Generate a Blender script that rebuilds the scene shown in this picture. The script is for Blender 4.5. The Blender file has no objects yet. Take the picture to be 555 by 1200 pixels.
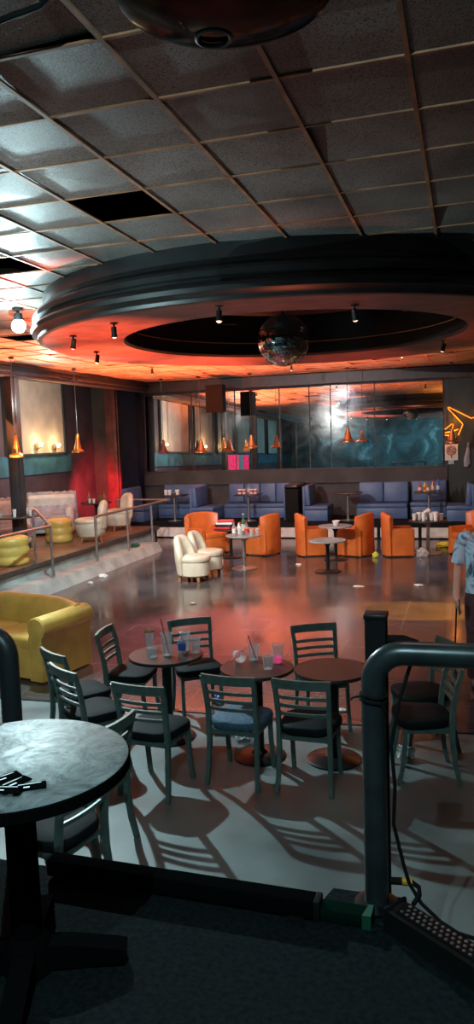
import bpy, bmesh, math, random
from mathutils import Vector, Matrix
random.seed(7)
scene = bpy.context.scene
col = scene.collection
R = math.radians
PI = math.pi

# ------------------------------------------------------------------ materials
def nt(m):
    m.use_nodes = True
    t = m.node_tree
    return t, t.nodes["Principled BSDF"]

def mat(name, c, rough=0.5, metal=0.0, var=0.0, vscale=8.0, bump=0.0, bscale=60.0, spec=0.5, coat=0.0, emit=None, estr=0.0, c2=None, rvar=0.0):
    m = bpy.data.materials.new(name)
    t, b = nt(m)
    b.inputs["Base Color"].default_value = (*c, 1)
    b.inputs["Roughness"].default_value = rough
    b.inputs["Metallic"].default_value = metal
    b.inputs["Specular IOR Level"].default_value = spec
    b.inputs["Coat Weight"].default_value = coat
    if emit:
        b.inputs["Emission Color"].default_value = (*emit, 1)
        b.inputs["Emission Strength"].default_value = estr
    if var or c2 or bump or rvar:
        tc = t.nodes.new("ShaderNodeTexCoord")
    if var or c2 or rvar:
        n = t.nodes.new("ShaderNodeTexNoise"); n.inputs["Scale"].default_value = vscale
        n.inputs["Detail"].default_value = 5
        t.links.new(tc.outputs["Object"], n.inputs["Vector"])
        r = t.nodes.new("ShaderNodeValToRGB")
        d = c2 or tuple(x * (1 - var) for x in c)
        u = c if c2 else tuple(min(1, x * (1 + var)) for x in c)
        r.color_ramp.elements[0].color = (*d, 1); r.color_ramp.elements[0].position = 0.35
        r.color_ramp.elements[1].color = (*u, 1); r.color_ramp.elements[1].position = 0.65
        t.links.new(n.outputs["Fac"], r.inputs["Fac"])
        if var or c2:
            t.links.new(r.outputs["Color"], b.inputs["Base Color"])
        if rvar:
            mr = t.nodes.new("ShaderNodeMapRange")
            mr.inputs["To Min"].default_value = max(0, rough - rvar); mr.inputs["To Max"].default_value = rough + rvar
            mr.inputs["From Min"].default_value = 0.3; mr.inputs["From Max"].default_value = 0.7
            t.links.new(n.outputs["Fac"], mr.inputs["Value"]); t.links.new(mr.outputs["Result"], b.inputs["Roughness"])
    if bump:
        n2 = t.nodes.new("ShaderNodeTexNoise"); n2.inputs["Scale"].default_value = bscale
        n2.inputs["Detail"].default_value = 3
        t.links.new(tc.outputs["Object"], n2.inputs["Vector"])
        bp = t.nodes.new("ShaderNodeBump"); bp.inputs["Strength"].default_value = bump; bp.inputs["Distance"].default_value = 0.01
        t.links.new(n2.outputs["Fac"], bp.inputs["Height"]); t.links.new(bp.outputs["Normal"], b.inputs["Normal"])
    return m

def clear_mat(name, tint, fac, rough=0.08):
    m = bpy.data.materials.new(name); m.use_nodes = True
    t = m.node_tree; t.nodes.clear()
    o = t.nodes.new("ShaderNodeOutputMaterial"); mx = t.nodes.new("ShaderNodeMixShader")
    tr = t.nodes.new("ShaderNodeBsdfTransparent"); tr.inputs["Color"].default_value = (0.93, 0.95, 0.96, 1)
    p = t.nodes.new("ShaderNodeBsdfPrincipled"); p.inputs["Base Color"].default_value = (*tint, 1); p.inputs["Roughness"].default_value = rough
    lw = t.nodes.new("ShaderNodeLayerWeight"); lw.inputs["Blend"].default_value = 0.45
    mr = t.nodes.new("ShaderNodeMapRange"); mr.inputs["To Min"].default_value = fac * 0.5; mr.inputs["To Max"].default_value = min(1, fac * 2.2)
    t.links.new(lw.outputs["Facing"], mr.inputs["Value"]); t.links.new(mr.outputs["Result"], mx.inputs["Fac"])
    t.links.new(tr.outputs[0], mx.inputs[1]); t.links.new(p.outputs[0], mx.inputs[2]); t.links.new(mx.outputs[0], o.inputs["Surface"])
    return m

def emit_mat(name, c, s):
    return mat(name, c, emit=c, estr=s)

def tile_mat(name, c1, c2, mortar, w, h, msize, rough, offx=0, offy=0, bump=0.05):
    m = bpy.data.materials.new(name); t, b = nt(m)
    tc = t.nodes.new("ShaderNodeTexCoord"); mp = t.nodes.new("ShaderNodeMapping")
    mp.inputs["Location"].default_value = (offx, offy, 0)
    br = t.nodes.new("ShaderNodeTexBrick"); br.offset = 0; br.inputs["Scale"].default_value = 1
    br.inputs["Brick Width"].default_value = w; br.inputs["Row Height"].default_value = h
    br.inputs["Mortar Size"].default_value = msize; br.inputs["Mortar Smooth"].default_value = 0.3
    br.inputs["Color1"].default_value = (*c1, 1); br.inputs["Color2"].default_value = (*c2, 1); br.inputs["Mortar"].default_value = (*mortar, 1)
    n = t.nodes.new("ShaderNodeTexNoise"); n.inputs["Scale"].default_value = 1.3; n.inputs["Detail"].default_value = 6
    mx = t.nodes.new("ShaderNodeMix"); mx.data_type = 'RGBA'; mx.blend_type = 'MULTIPLY'; mx.inputs[0].default_value = 0.55
    rp = t.nodes.new("ShaderNodeValToRGB"); rp.color_ramp.elements[0].color = (0.35, 0.35, 0.35, 1); rp.color_ramp.elements[0].position = .3
    rp.color_ramp.elements[1].color = (1.25, 1.25, 1.25, 1); rp.color_ramp.elements[1].position = .7
    L = t.links.new
    L(tc.outputs["Object"], mp.inputs["Vector"]); L(mp.outputs["Vector"], br.inputs["Vector"]); L(tc.outputs["Object"], n.inputs["Vector"])
    L(n.outputs["Fac"], rp.inputs["Fac"]); L(br.outputs["Color"], mx.inputs[6]); L(rp.outputs["Color"], mx.inputs[7]); L(mx.outputs[2], b.inputs["Base Color"])
    mr = t.nodes.new("ShaderNodeMapRange"); mr.inputs["From Min"].default_value = .3; mr.inputs["From Max"].default_value = .7
    mr.inputs["To Min"].default_value = rough * .65; mr.inputs["To Max"].default_value = rough * 1.5
    L(n.outputs["Fac"], mr.inputs["Value"]); L(mr.outputs["Result"], b.inputs["Roughness"])
    n2 = t.nodes.new("ShaderNodeTexNoise"); n2.inputs["Scale"].default_value = 7
    L(tc.outputs["Object"], n2.inputs["Vector"])
    bp = t.nodes.new("ShaderNodeBump"); bp.inputs["Strength"].default_value = bump; bp.inputs["Distance"].default_value = .02
    L(n2.outputs["Fac"], bp.inputs["Height"]); L(bp.outputs["Normal"], b.inputs["Normal"])
    return m

M = {}
M['chair'] = mat('chair_green_metal', (.105, .165, .150), .38, .15, var=.18, vscale=14, bump=.08, bscale=120)
M['seat_dark'] = mat('seat_dark_vinyl', (.007, .011, .013), .7, spec=.12, bump=.12, bscale=90)
M['seat_blue'] = mat('seat_blue_fabric', (.06, .12, .19), .8, var=.3, vscale=40, bump=.3, bscale=200)
M['black'] = mat('black_satin', (.009, .010, .011), .35)
M['blackmatt'] = mat('black_matt', (.008, .009, .010), .8, spec=.12)
M['blacksteel'] = mat('black_steel', (.015, .018, .02), .3, .5)
M['pipe'] = mat('grey_painted_pipe', (.045, .06, .065), .32, .45, var=.25, vscale=9)
M['steel'] = mat('brushed_steel', (.48, .48, .47), .3, .9, var=.15, vscale=20)
M['chrome'] = mat('chrome', (.7, .7, .7), .15, 1)
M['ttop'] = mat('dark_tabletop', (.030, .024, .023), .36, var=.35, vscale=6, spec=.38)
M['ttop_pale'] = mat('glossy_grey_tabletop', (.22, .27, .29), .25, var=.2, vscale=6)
def worn_glare_top():
    m = bpy.data.materials.new('worn_scratched_glare_top'); t, b = nt(m); L = t.links.new
    tc = t.nodes.new("ShaderNodeTexCoord")
    n = t.nodes.new("ShaderNodeTexNoise"); n.inputs["Scale"].default_value = 5; n.inputs["Detail"].default_value = 12; n.inputs["Roughness"].default_value = .75; n.inputs["Distortion"].default_value = 2.2
    L(tc.outputs["Object"], n.inputs["Vector"])
    r = t.nodes.new("ShaderNodeValToRGB"); e = r.color_ramp.elements
    e[0].position = .38; e[0].color = (.10, .125, .13, 1); e[1].position = .62; e[1].color = (.36, .42, .43, 1)  # scratches, with the glare across the top lightened into the colour
    L(n.outputs["Fac"], r.inputs["Fac"]); L(r.outputs["Color"], b.inputs["Base Color"])
    mr = t.nodes.new("ShaderNodeMapRange"); mr.inputs["From Min"].default_value = .35; mr.inputs["From Max"].default_value = .65; mr.inputs["To Min"].default_value = .62; mr.inputs["To Max"].default_value = .42
    L(n.outputs["Fac"], mr.inputs["Value"]); L(mr.outputs["Result"], b.inputs["Roughness"])
    b.inputs["Specular IOR Level"].default_value = .45
    bp = t.nodes.new("ShaderNodeBump"); bp.inputs["Strength"].default_value = .25; bp.inputs["Distance"].default_value = .004
    L(n.outputs["Fac"], bp.inputs["Height"]); L(bp.outputs["Normal"], b.inputs["Normal"])
    return m
M['ttop_stage'] = worn_glare_top()
M['deadblack'] = mat('dull_black', (.004, .0045, .005), 1.0, spec=0)
M['green_lit_board'] = mat('green_lit_dark_board', (.003, .014, .010), 1.0, spec=0)  # dark plank; the green light on it is put into the colour
M['blue'] = mat('blue_vinyl', (.060, .120, .26), .45, var=.14, vscale=3, bump=.08, bscale=40)
M['blueseam'] = mat('blue_seam', (.02, .03, .07), .7)
M['orange'] = mat('orange_vinyl', (.52, .125, .025), .4, var=.12, vscale=5, bump=.08, bscale=50)
M['yellow'] = mat('mustard_vinyl', (.52, .36, .085), .36, var=.15, vscale=4, bump=.1, bscale=45)
M['cream'] = mat('cream_vinyl', (.50, .455, .36), .42, var=.1, vscale=5, bump=.08, bscale=50)
M['wood'] = mat('wood_feet', (.22, .10, .04), .5, var=.3, vscale=10)
M['deck'] = tile_mat('platform_planks', (.20, .11, .06), (.14, .075, .045), (.03, .02, .015), 2.2, .14, .006, .5, bump=.05)
M['ledge'] = mat('pale_green_concrete', (.30, .36, .35), .6, var=.25, vscale=2.5, bump=.15, bscale=30)
M['edge'] = mat('platform_edge_board', (.05, .045, .042), .5, var=.4, vscale=8)
M['white'] = mat('dirty_white_panel', (.55, .55, .52), .6, var=.15, vscale=5)
M['paper'] = mat('white_plastic', (.75, .75, .75), .4)
M['brass'] = mat('brass', (.65, .36, .10), .3, .9)
M['copper'] = mat('copper', (.55, .26, .12), .35, .8)
def mirror_mat():
    m = bpy.data.materials.new('dusty_mirror_glass'); m.use_nodes = True; t = m.node_tree; t.nodes.clear(); L = t.links.new
    o = t.nodes.new("ShaderNodeOutputMaterial"); mx = t.nodes.new("ShaderNodeMixShader")
    a = t.nodes.new("ShaderNodeBsdfGlossy"); a.inputs["Color"].default_value = (.80, .84, .86, 1); a.inputs["Roughness"].default_value = 0
    b = t.nodes.new("ShaderNodeBsdfGlossy"); b.inputs["Color"].default_value = (.6, .65, .68, 1); b.inputs["Roughness"].default_value = .16
    tc = t.nodes.new("ShaderNodeTexCoord"); n = t.nodes.new("ShaderNodeTexNoise"); n.inputs["Scale"].default_value = 2.2; n.inputs["Detail"].default_value = 7; n.inputs["Distortion"].default_value = 1.2
    mr = t.nodes.new("ShaderNodeMapRange"); mr.inputs["From Min"].default_value = .35; mr.inputs["From Max"].default_value = .7; mr.inputs["To Min"].default_value = .010; mr.inputs["To Max"].default_value = .05
    L(tc.outputs["Object"], n.inputs["Vector"]); L(n.outputs["Fac"], mr.inputs["Value"]); L(mr.outputs["Result"], mx.inputs["Fac"])
    L(a.outputs[0], mx.inputs[1]); L(b.outputs[0], mx.inputs[2]); L(mx.outputs[0], o.inputs["Surface"])
    return m
M['mirror'] = mirror_mat()
M['ball'] = mat('mirror_ball_facets', (.75, .72, .70), .08, 1.0)
M['carpet'] = mat('dark_carpet', (.0075, .0125, .0135), .95, var=.5, vscale=45, bump=.7, bscale=220, spec=.1)
M['concrete'] = mat('grey_worn_floor', (.125, .150, .150), .5, var=.32, vscale=1.6, bump=.06, bscale=20, rvar=.15)
M['dance'] = tile_mat('brown_glossy_tiles', (.076, .072, .074), (.068, .064, .065), (.125, .118, .118), .61, .61, .008, .14, .25, .0, bump=.035)
M['mauve'] = mat('mauve_wall', (.075, .06, .08), .7, var=.25, vscale=2)
M['wallgrey'] = mat('charcoal_wall', (.05, .05, .052), .7, var=.25, vscale=2)
M['wallteal'] = mat('dark_teal_wall', (.022, .034, .034), .65, var=.25, vscale=2)
M['winpanel'] = mat('cream_window_panel', (.50, .47, .42), .7, var=.12, vscale=2.5)
M['bluepanel'] = mat('teal_blue_dado', (.035, .15, .22), .6, var=.3, vscale=3)
M['navy'] = mat('navy_column', (.008, .012, .028), .7, spec=.1, var=.2, vscale=3)
M['darkcol'] = mat('dark_column', (.03, .04, .045), .45, var=.2, vscale=3)
M['redcol'] = mat('red_pilaster', (.16, .05, .055), .5, var=.3, vscale=4)
M['beam'] = mat('dark_cornice', (.026, .023, .030), .45, var=.25, vscale=6)
M['ringside'] = mat('ring_black_paint', (.010, .011, .012), .40, var=.3, vscale=6)
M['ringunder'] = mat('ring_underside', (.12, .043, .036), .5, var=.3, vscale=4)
M['void'] = mat('ceiling_void', (.006, .006, .006), .9)
M['plate'] = mat('plastic_sheet_cover', (.27, .28, .33), .35, var=.2, vscale=6, bump=.5, bscale=9)
M['skin'] = mat('skin', (.45, .25, .17), .5, var=.1, vscale=9)
M['trousers'] = mat('maroon_trousers', (.045, .018, .022), .8, var=.35, vscale=20)
M['hair'] = mat('dark_hair', (.015, .012, .01), .6)
M['neon'] = emit_mat('orange_neon', (1.0, .27, .02), 1.35)
M['lens'] = emit_mat('cool_white_lens', (.75, .97, 1.0), 30)
M['bulb'] = emit_mat('warm_bulb', (1.0, .72, .30), 8)
M['spotbulb'] = emit_mat('small_warm_lens', (1.0, .75, .55), 1.2)
M['clear'] = clear_mat('clear_plastic', (.85, .88, .9), .22)
M['clearbag'] = clear_mat('clear_bag', (.75, .75, .77), .5)
M['glassg'] = clear_mat('green_bottle_glass', (.1, .25, .12), .75)
M['liquid'] = mat('orange_drink', (.75, .25, .05), .3)
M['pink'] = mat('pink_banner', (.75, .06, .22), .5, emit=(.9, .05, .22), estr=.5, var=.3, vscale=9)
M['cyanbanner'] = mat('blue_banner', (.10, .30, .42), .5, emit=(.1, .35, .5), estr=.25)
M['straw'] = mat('dark_straw', (.05, .015, .01), .4)
M['bluelabel'] = mat('blue_label', (.06, .14, .5), .4)
M['redlabel'] = mat('red_label', (.55, .04, .04), .4)
M['amber'] = mat('amber_bottle', (.35, .14, .03), .2)
M['green'] = mat('green_tape', (.006, .085, .045), .6)
M['lime'] = mat('yellow_green_wrapper', (.6, .6, .06), .5)
M['yellowplug'] = mat('yellow_connector', (.6, .32, .02), .4)
M['card'] = mat('white_card', (.62, .6, .55), .6)
M['emblem'] = mat('brown_emblem', (.30, .09, .04), .6)
M['grille'] = mat('speaker_grille', (.010, .008, .008), .9, bump=.4, bscale=180, spec=.05)

# ceiling tile
def ceiling_mat():
    m = bpy.data.materials.new('mineral_fibre_tile'); t, b = nt(m); L = t.links.new
    tc = t.nodes.new("ShaderNodeTexCoord")
    n = t.nodes.new("ShaderNodeTexNoise"); n.inputs["Scale"].default_value = 120; n.inputs["Detail"].default_value = 2
    L(tc.outputs["Object"], n.inputs["Vector"])
    r = t.nodes.new("ShaderNodeValToRGB"); r.color_ramp.elements[0].position = .36; r.color_ramp.elements[0].color = (.06, .055, .052, 1)
    r.color_ramp.elements[1].position = .50; r.color_ramp.elements[1].color = (.30, .26, .245, 1)
    n2 = t.nodes.new("ShaderNodeTexNoise"); n2.inputs["Scale"].default_value = 1.4; n2.inputs["Detail"].default_value = 5
    L(tc.outputs["Object"], n2.inputs["Vector"])
    r2 = t.nodes.new("ShaderNodeValToRGB"); r2.color_ramp.elements[0].position = .3; r2.color_ramp.elements[0].color = (.5, .47, .45, 1)
    r2.color_ramp.elements[1].position = .68; r2.color_ramp.elements[1].color = (1.1, 1.08, 1.05, 1)
    mx = t.nodes.new("ShaderNodeMix"); mx.data_type = 'RGBA'; mx.blend_type = 'MULTIPLY'; mx.inputs[0].default_value = 1
    L(n.outputs["Fac"], r.inputs["Fac"]); L(n2.outputs["Fac"], r2.inputs["Fac"]); L(r.outputs["Color"], mx.inputs[6]); L(r2.outputs["Color"], mx.inputs[7])
    L(mx.outputs[2], b.inputs["Base Color"]); b.inputs["Roughness"].default_value = .55
    bp = t.nodes.new("ShaderNodeBump"); bp.inputs["Strength"].default_value = .25; bp.inputs["Distance"].default_value = .01
    L(n.outputs["Fac"], bp.inputs["Height"]); L(bp.outputs["Normal"], b.inputs["Normal"])
    return m
M['ceil'] = ceiling_mat()
M['tbar'] = mat('rusty_grid_bar', (.40, .18, .095), .55, 0, var=.3, vscale=6)

def smoke_mat():
    m = bpy.data.materials.new('painted_teal_glow'); t, b = nt(m); L = t.links.new
    tc = t.nodes.new("ShaderNodeTexCoord")
    n = t.nodes.new("ShaderNodeTexNoise"); n.inputs["Scale"].default_value = .8; n.inputs["Detail"].default_value = 10; n.inputs["Distortion"].default_value = .9
    n.inputs["Roughness"].default_value = .62
    L(tc.outputs["Object"], n.inputs["Vector"])
    r = t.nodes.new("ShaderNodeValToRGB"); e = r.color_ramp.elements
    e[0].position = .40; e[0].color = (.016, .028, .031, 1); e[1].position = .78; e[1].color = (.42, .56, .58, 1)  # cloudy teal glow painted into the stage wall colour
    x = e.new(.58); x.color = (.05, .10, .115, 1)
    L(n.outputs["Fac"], r.inputs["Fac"]); L(r.outputs["Color"], b.inputs["Base Color"]); b.inputs["Roughness"].default_value = .7
    return m
M['smoke'] = smoke_mat()

def shirt_mat():
    m = bpy.data.materials.new('printed_blue_shirt'); t, b = nt(m); L = t.links.new
    tc = t.nodes.new("ShaderNodeTexCoord")
    n = t.nodes.new("ShaderNodeTexNoise"); n.inputs["Scale"].default_value = 5; n.inputs["Detail"].default_value = 3; n.inputs["Distortion"].default_value = 1.5
    L(tc.outputs["Object"], n.inputs["Vector"])
    r = t.nodes.new("ShaderNodeValToRGB"); e = r.color_ramp.elements
    e[0].position = .40; e[0].color = (.03, .07, .11, 1); e[1].position = .52; e[1].color = (.38, .52, .62, 1)
    L(n.outputs["Fac"], r.inputs["Fac"]); L(r.outputs["Color"], b.inputs["Base Color"]); b.inputs["Roughness"].default_value = .85
    return m
M['shirt'] = shirt_mat()

def led_mat():
    m = bpy.data.materials.new('led_lens_strip'); t, b = nt(m); L = t.links.new
    tc = t.nodes.new("ShaderNodeTexCoord")
    v = t.nodes.new("ShaderNodeTexVoronoi"); v.inputs["Scale"].default_value = 72; v.inputs["Randomness"].default_value = .15
    L(tc.outputs["Object"], v.inputs["Vector"])
    r = t.nodes.new("ShaderNodeValToRGB"); e = r.color_ramp.elements
    e[0].position = .18; e[0].color = (.45, .48, .55, 1); e[1].position = .34; e[1].color = (.01, .011, .013, 1)
    L(v.outputs["Distance"], r.inputs["Fac"]); L(r.outputs["Color"], b.inputs["Base Color"]); b.inputs["Roughness"].default_value = .25
    return m
M['led'] = led_mat()

# ------------------------------------------------------------------ mesh helpers
def mtx(loc=(0, 0, 0), rot=(0, 0, 0)):
    from mathutils import Euler
    return Matrix.Translation(loc) @ Euler(rot).to_matrix().to_4x4()

def box(bm, c, s, rot=(0, 0, 0), bev=0.0, seg=2):
    r = bmesh.ops.create_cube(bm, size=1, matrix=mtx(c, rot) @ Matrix.Diagonal((*s, 1)))
    if bev:
        vs = set(r['verts']); es = list({e for v in vs for e in v.link_edges})
        bmesh.ops.bevel(bm, geom=es, offset=bev, segments=seg, affect='EDGES', profile=.5)

def ring_pts(c, u, v, r, n, r2=None):
    return [c + u * (r * math.cos(2 * PI * i / n)) + v * ((r2 or r) * math.sin(2 * PI * i / n)) for i in range(n)]

def loft(bm, rings, cap=True, closed=False):
    rr = [[bm.verts.new(p) for p in ring] for ring in rings]
    n = len(rr[0])
    k = len(rr) if closed else len(rr) - 1
    for a in range(k):
        A, B = rr[a], rr[(a + 1) % len(rr)]
        for i in range(n):
            bm.faces.new((A[i], A[(i + 1) % n], B[(i + 1) % n], B[i]))
    if cap and not closed:
        bm.faces.new(list(reversed(rr[0]))); bm.faces.new(rr[-1])

def frames(pts):
    P = [Vector(p) for p in pts]; out = []
    t0 = (P[1] - P[0]).normalized()
    ref = Vector((0, 0, 1)) if abs(t0.z) < .9 else Vector((1, 0, 0))
    u = t0.cross(ref).normalized()
    for i, p in enumerate(P):
        a = P[max(0, i - 1)]; b = P[min(len(P) - 1, i + 1)]
        t = (b - a).normalized()
        u = (u - t * u.dot(t)).normalized(); v = t.cross(u).normalized()
        out.append((p, u, v))
    return out

def tube(bm, pts, r, n=10):
    rs = r if isinstance(r, (list, tuple)) else [r] * len(pts)
    loft(bm, [ring_pts(p, u, v, q, n) for (p, u, v), q in zip(frames(pts), rs)])

def bar(bm, pts, w, d, wdir):
    """rectangular bar swept along pts; w along wdir, d across"""
    P = [Vector(p) for p in pts]; W = Vector(wdir).normalized(); rings = []
    for i, p in enumerate(P):
        t = (P[min(len(P) - 1, i + 1)] - P[max(0, i - 1)]).normalized()
        a = (W - t * W.dot(t)).normalized(); b = t.cross(a).normalized()
        ww = w[i] if isinstance(w, (list, tuple)) else w
        dd = d[i] if isinstance(d, (list, tuple)) else d
        rings.append([p + a * sx * ww / 2 + b * sy * dd / 2 for sx, sy in ((-1, -1), (1, -1), (1, 1), (-1, 1))])
    loft(bm, rings)

def lathe(bm, prof, n=32, c=(0, 0, 0), m=None, cap=True):
    C = Vector(c); rings = []
    for r, z in prof:
        ring = [C + Vector((r * math.cos(2 * PI * i / n), r * math.sin(2 * PI * i / n), z)) for i in range(n)]
        if m: ring = [m @ p for p in ring]
        rings.append(ring)
    loft(bm, rings, cap)

def prism(bm, poly, z0, z1):
    loft(bm, [[Vector((x, y, z0)) for x, y in poly], [Vector((x, y, z1)) for x, y in poly]])

def extrude_x(bm, prof, x0, x1):
    """profile in (y,z) swept along x"""
    loft(bm, [[Vector((x0, y, z)) for y, z in prof], [Vector((x1, y, z)) for y, z in prof]])

def rrect(w, d, r, n=6, cx=0, cy=0):
    pts = []
    for sx, sy, a0 in ((1, 1, 0), (-1, 1, 90), (-1, -1, 180), (1, -1, 270)):
        for i in range(n + 1):
            a = R(a0 + 90 * i / n)
            pts.append((cx + sx * (w / 2 - r) + r * math.cos(a), cy + sy * (d / 2 - r) + r * math.sin(a)))
    return pts

def cushion(bm, poly, z0, z1, soft):
    """padded slab: outline poly with rounded rims"""
    n = len(poly); cx = sum(p[0] for p in poly) / n; cy = sum(p[1] for p in poly) / n
    prof = [(1 - soft * 1.6, z0), (1 - soft * .5, z0 + (z1 - z0) * .12), (1, z0 + (z1 - z0) * .4), (1, z0 + (z1 - z0) * .65), (1 - soft * .45, z0 + (z1 - z0) * .9), (1 - soft * 1.6, z1), (.45, z1 + (z1 - z0) * .10)]
    loft(bm, [[Vector((cx + (x - cx) * s, cy + (y - cy) * s, z)) for x, y in poly] for s, z in prof])

def obj(name, bm, m, parent=None, smooth=True, angle=38, loc=(0, 0, 0), rot=(0, 0, 0)):
    bmesh.ops.recalc_face_normals(bm, faces=bm.faces)
    me = bpy.data.meshes.new(name); bm.to_mesh(me); bm.free()
    me.materials.append(m if not isinstance(m, str) else M[m])
    if smooth:
        me.polygons.foreach_set('use_smooth', [True] * len(me.polygons))
        me.set_sharp_from_angle(angle=R(angle))
    o = bpy.data.objects.new(name, me); col.objects.link(o)
    o.location = loc; o.rotation_euler = rot
    if parent: o.parent = parent
    return o

NB = bmesh.new
def tag(o, label, cat, group=None, kind=None):
    if label: o['label'] = label
    if cat: o['category'] = cat
    if group: o['group'] = group
    if kind: o['kind'] = kind
    return o

def thing(name, label, cat, loc=(0, 0, 0), rz=0, group=None):
    o = bpy.data.objects.new(name, None); col.objects.link(o)
    o.location = loc; o.rotation_euler = (0, 0, rz); o.empty_display_size = .1
    return tag(o, label, cat, group)

def struct(name, bm, m, **k):
    o = obj(name, bm, m, **k); o['kind'] = 'structure'
    return o

def dup(root, loc, rz=None, label=None, group=None, seatmat=None):
    def cp(o, par):
        c = o.copy(); col.objects.link(c)
        if par: c.parent = par
        for ch in list(o.children): cp(ch, c)
        return c
    r = cp(root, None); r.location = loc
    if rz is not None: r.rotation_euler = (0, 0, rz)
    if label: r['label'] = label
    if group: r['group'] = group
    return r

def quad(bm, pts):
    bm.faces.new([bm.verts.new(p) for p in pts])

# ------------------------------------------------------------------ room shell
CZ = 4.3          # ceiling height above the dance floor
YW = 20.8         # back wall
XL = -10.8        # outer left wall
XR = 4.6
YB = -6.0
GX0, GY0, G = -1.47, 3.09, .61
RC = (-2.08, 9.48)

bm = NB(); box(bm, ((XL + XR) / 2, (6.62 + YB) / 2, -.05), (XR - XL, 6.62 - YB, .1)); struct('floor', bm, 'concrete', smooth=False)
bm = NB(); box(bm, ((XL + XR) / 2, (6.62 + YW) / 2, -.05), (XR - XL, YW - 6.62, .1)); struct('floor_dance', bm, 'dance', smooth=False)
bm = NB(); box(bm, ((XL + XR) / 2, 6.62, .002), (XR - XL, .022, .006)); struct('trim_1', bm, 'blackmatt', smooth=False)

# ceiling tiles, some sagging, one missing, one pushed up
bm = NB()
i0, i1 = math.floor((XL - GX0) / G), math.ceil((XR - GX0) / G)
j0, j1 = math.floor((YB - GY0) / G), math.ceil((YW - GY0) / G)
rt = random.Random(3)
def rec(i, j): return (GX0 + i * G, GX0 + (i + 1) * G, GY0 + j * G, GY0 + (j + 1) * G)
for i in range(i0, i1):
    for j in range(j0, j1):
        x0, x1, y0, y1 = rec(i, j)
        mx, my = (x0 + x1) / 2, (y0 + y1) / 2
        if math.hypot(mx - RC[0], my - RC[1]) < 2.35: continue
        if (i, j) in ((-2, 3), (-5, 5), (-9, 12), (-7, 17), (2, 14)): continue       # missing tiles
        x0 = max(x0, XL); x1 = min(x1, XR); y0 = max(y0, YB); y1 = min(y1, YW)
        dz = [rt.uniform(-.003, .002) for _ in range(4)]
        sag = rt.choice([0, 0, 0, .002, .004, .009])
        if (i, j) in ((-2, -1), (-1, -1)): dz[2] += .075 if i == -2 else .03; dz[3] += .085 if i == -2 else .01
        if (i, j) in ((1, 2), (3, 3), (2, 5)): dz[0] += .05; dz[1] += .02
        if j > 12 and rt.random() < .35: dz[rt.randrange(4)] -= rt.uniform(.02, .05)
        e = .003
        vs = [bm.verts.new((x, y, CZ + .006 + d)) for (x, y), d in zip(((x0 + e, y0 + e), (x1 - e, y0 + e), (x1 - e, y1 - e), (x0 + e, y1 - e)), dz)]
        c = bm.verts.new((mx, my, CZ + .006 - sag + sum(dz) / 4))
        for k in range(4): bm.faces.new((vs[k], vs[(k + 1) % 4], c))
struct('ceiling', bm, 'ceil', smooth=False)
bm = NB()
for i in range(i0, i1 + 1):
    x = GX0 + i * G
    dx = abs(x - RC[0])
    segs = [(YB, YW)]
    if dx < 2.4:
        h = math.sqrt(2.4 ** 2 - dx ** 2); segs = [(YB, RC[1] - h), (RC[1] + h, YW)]
    if XL < x < XR:
        for a, b in segs: box(bm, (x, (a + b) / 2, CZ - .002), (.024, b - a, .012))
for j in range(j0, j1 + 1):
    y = GY0 + j * G
    dy = abs(y - RC[1]); segs = [(XL, XR)]
    if dy < 2.4:
        h = math.sqrt(2.4 ** 2 - dy ** 2); segs = [(XL, RC[0] - h), (RC[0] + h, XR)]
    if YB < y < YW:
        for a, b in segs: box(bm, ((a + b) / 2, y, CZ - .0005), (b - a, .02, .010))
struct('trim_2', bm, 'tbar', smooth=False)
bm = NB(); box(bm, ((XL + XR) / 2, (YB + YW) / 2, CZ + .45), (XR - XL, YW - YB, .02)); struct('ceiling_void', bm, 'void', smooth=False)

# walls
bm = NB(); box(bm, ((XL + XR) / 2, YW + .06, 2.15), (XR - XL, .1, 4.3)); struct('wall_back', bm, 'wallgrey', smooth=False)
bm = NB(); box(bm, (XL - .05, (YB + YW) / 2, 2.15), (.1, YW - YB, 4.3)); struct('wall_left', bm, 'mauve', smooth=False)
bm = NB(); box(bm, (XR + .05, (YB + YW) / 2, 2.15), (.1, YW - YB, 4.3)); struct('wall_right', bm, 'wallteal', smooth=False)
bm = NB(); box(bm, ((XL + XR) / 2, YB - .05, 2.15), (XR - XL, .1, 4.3)); struct('wall_stage', bm, 'smoke', smooth=False)
# dark teal facing on the back wall right of the mirror, header beam over the mirror
bm = NB(); box(bm, (2.05, YW - .02, 2.15), (5.06, .05, 4.28)); struct('wall_back_right', bm, 'wallteal', smooth=False)
bm = NB()
prof = [(YW - .35, CZ - .30), (YW - .35, CZ - .02), (YW, CZ - .02), (YW, CZ - .33), (YW - .3, CZ - .33)]
extrude_x(bm, prof, -9.5, XR); struct('trim_3', bm, 'beam', smooth=False)

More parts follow.
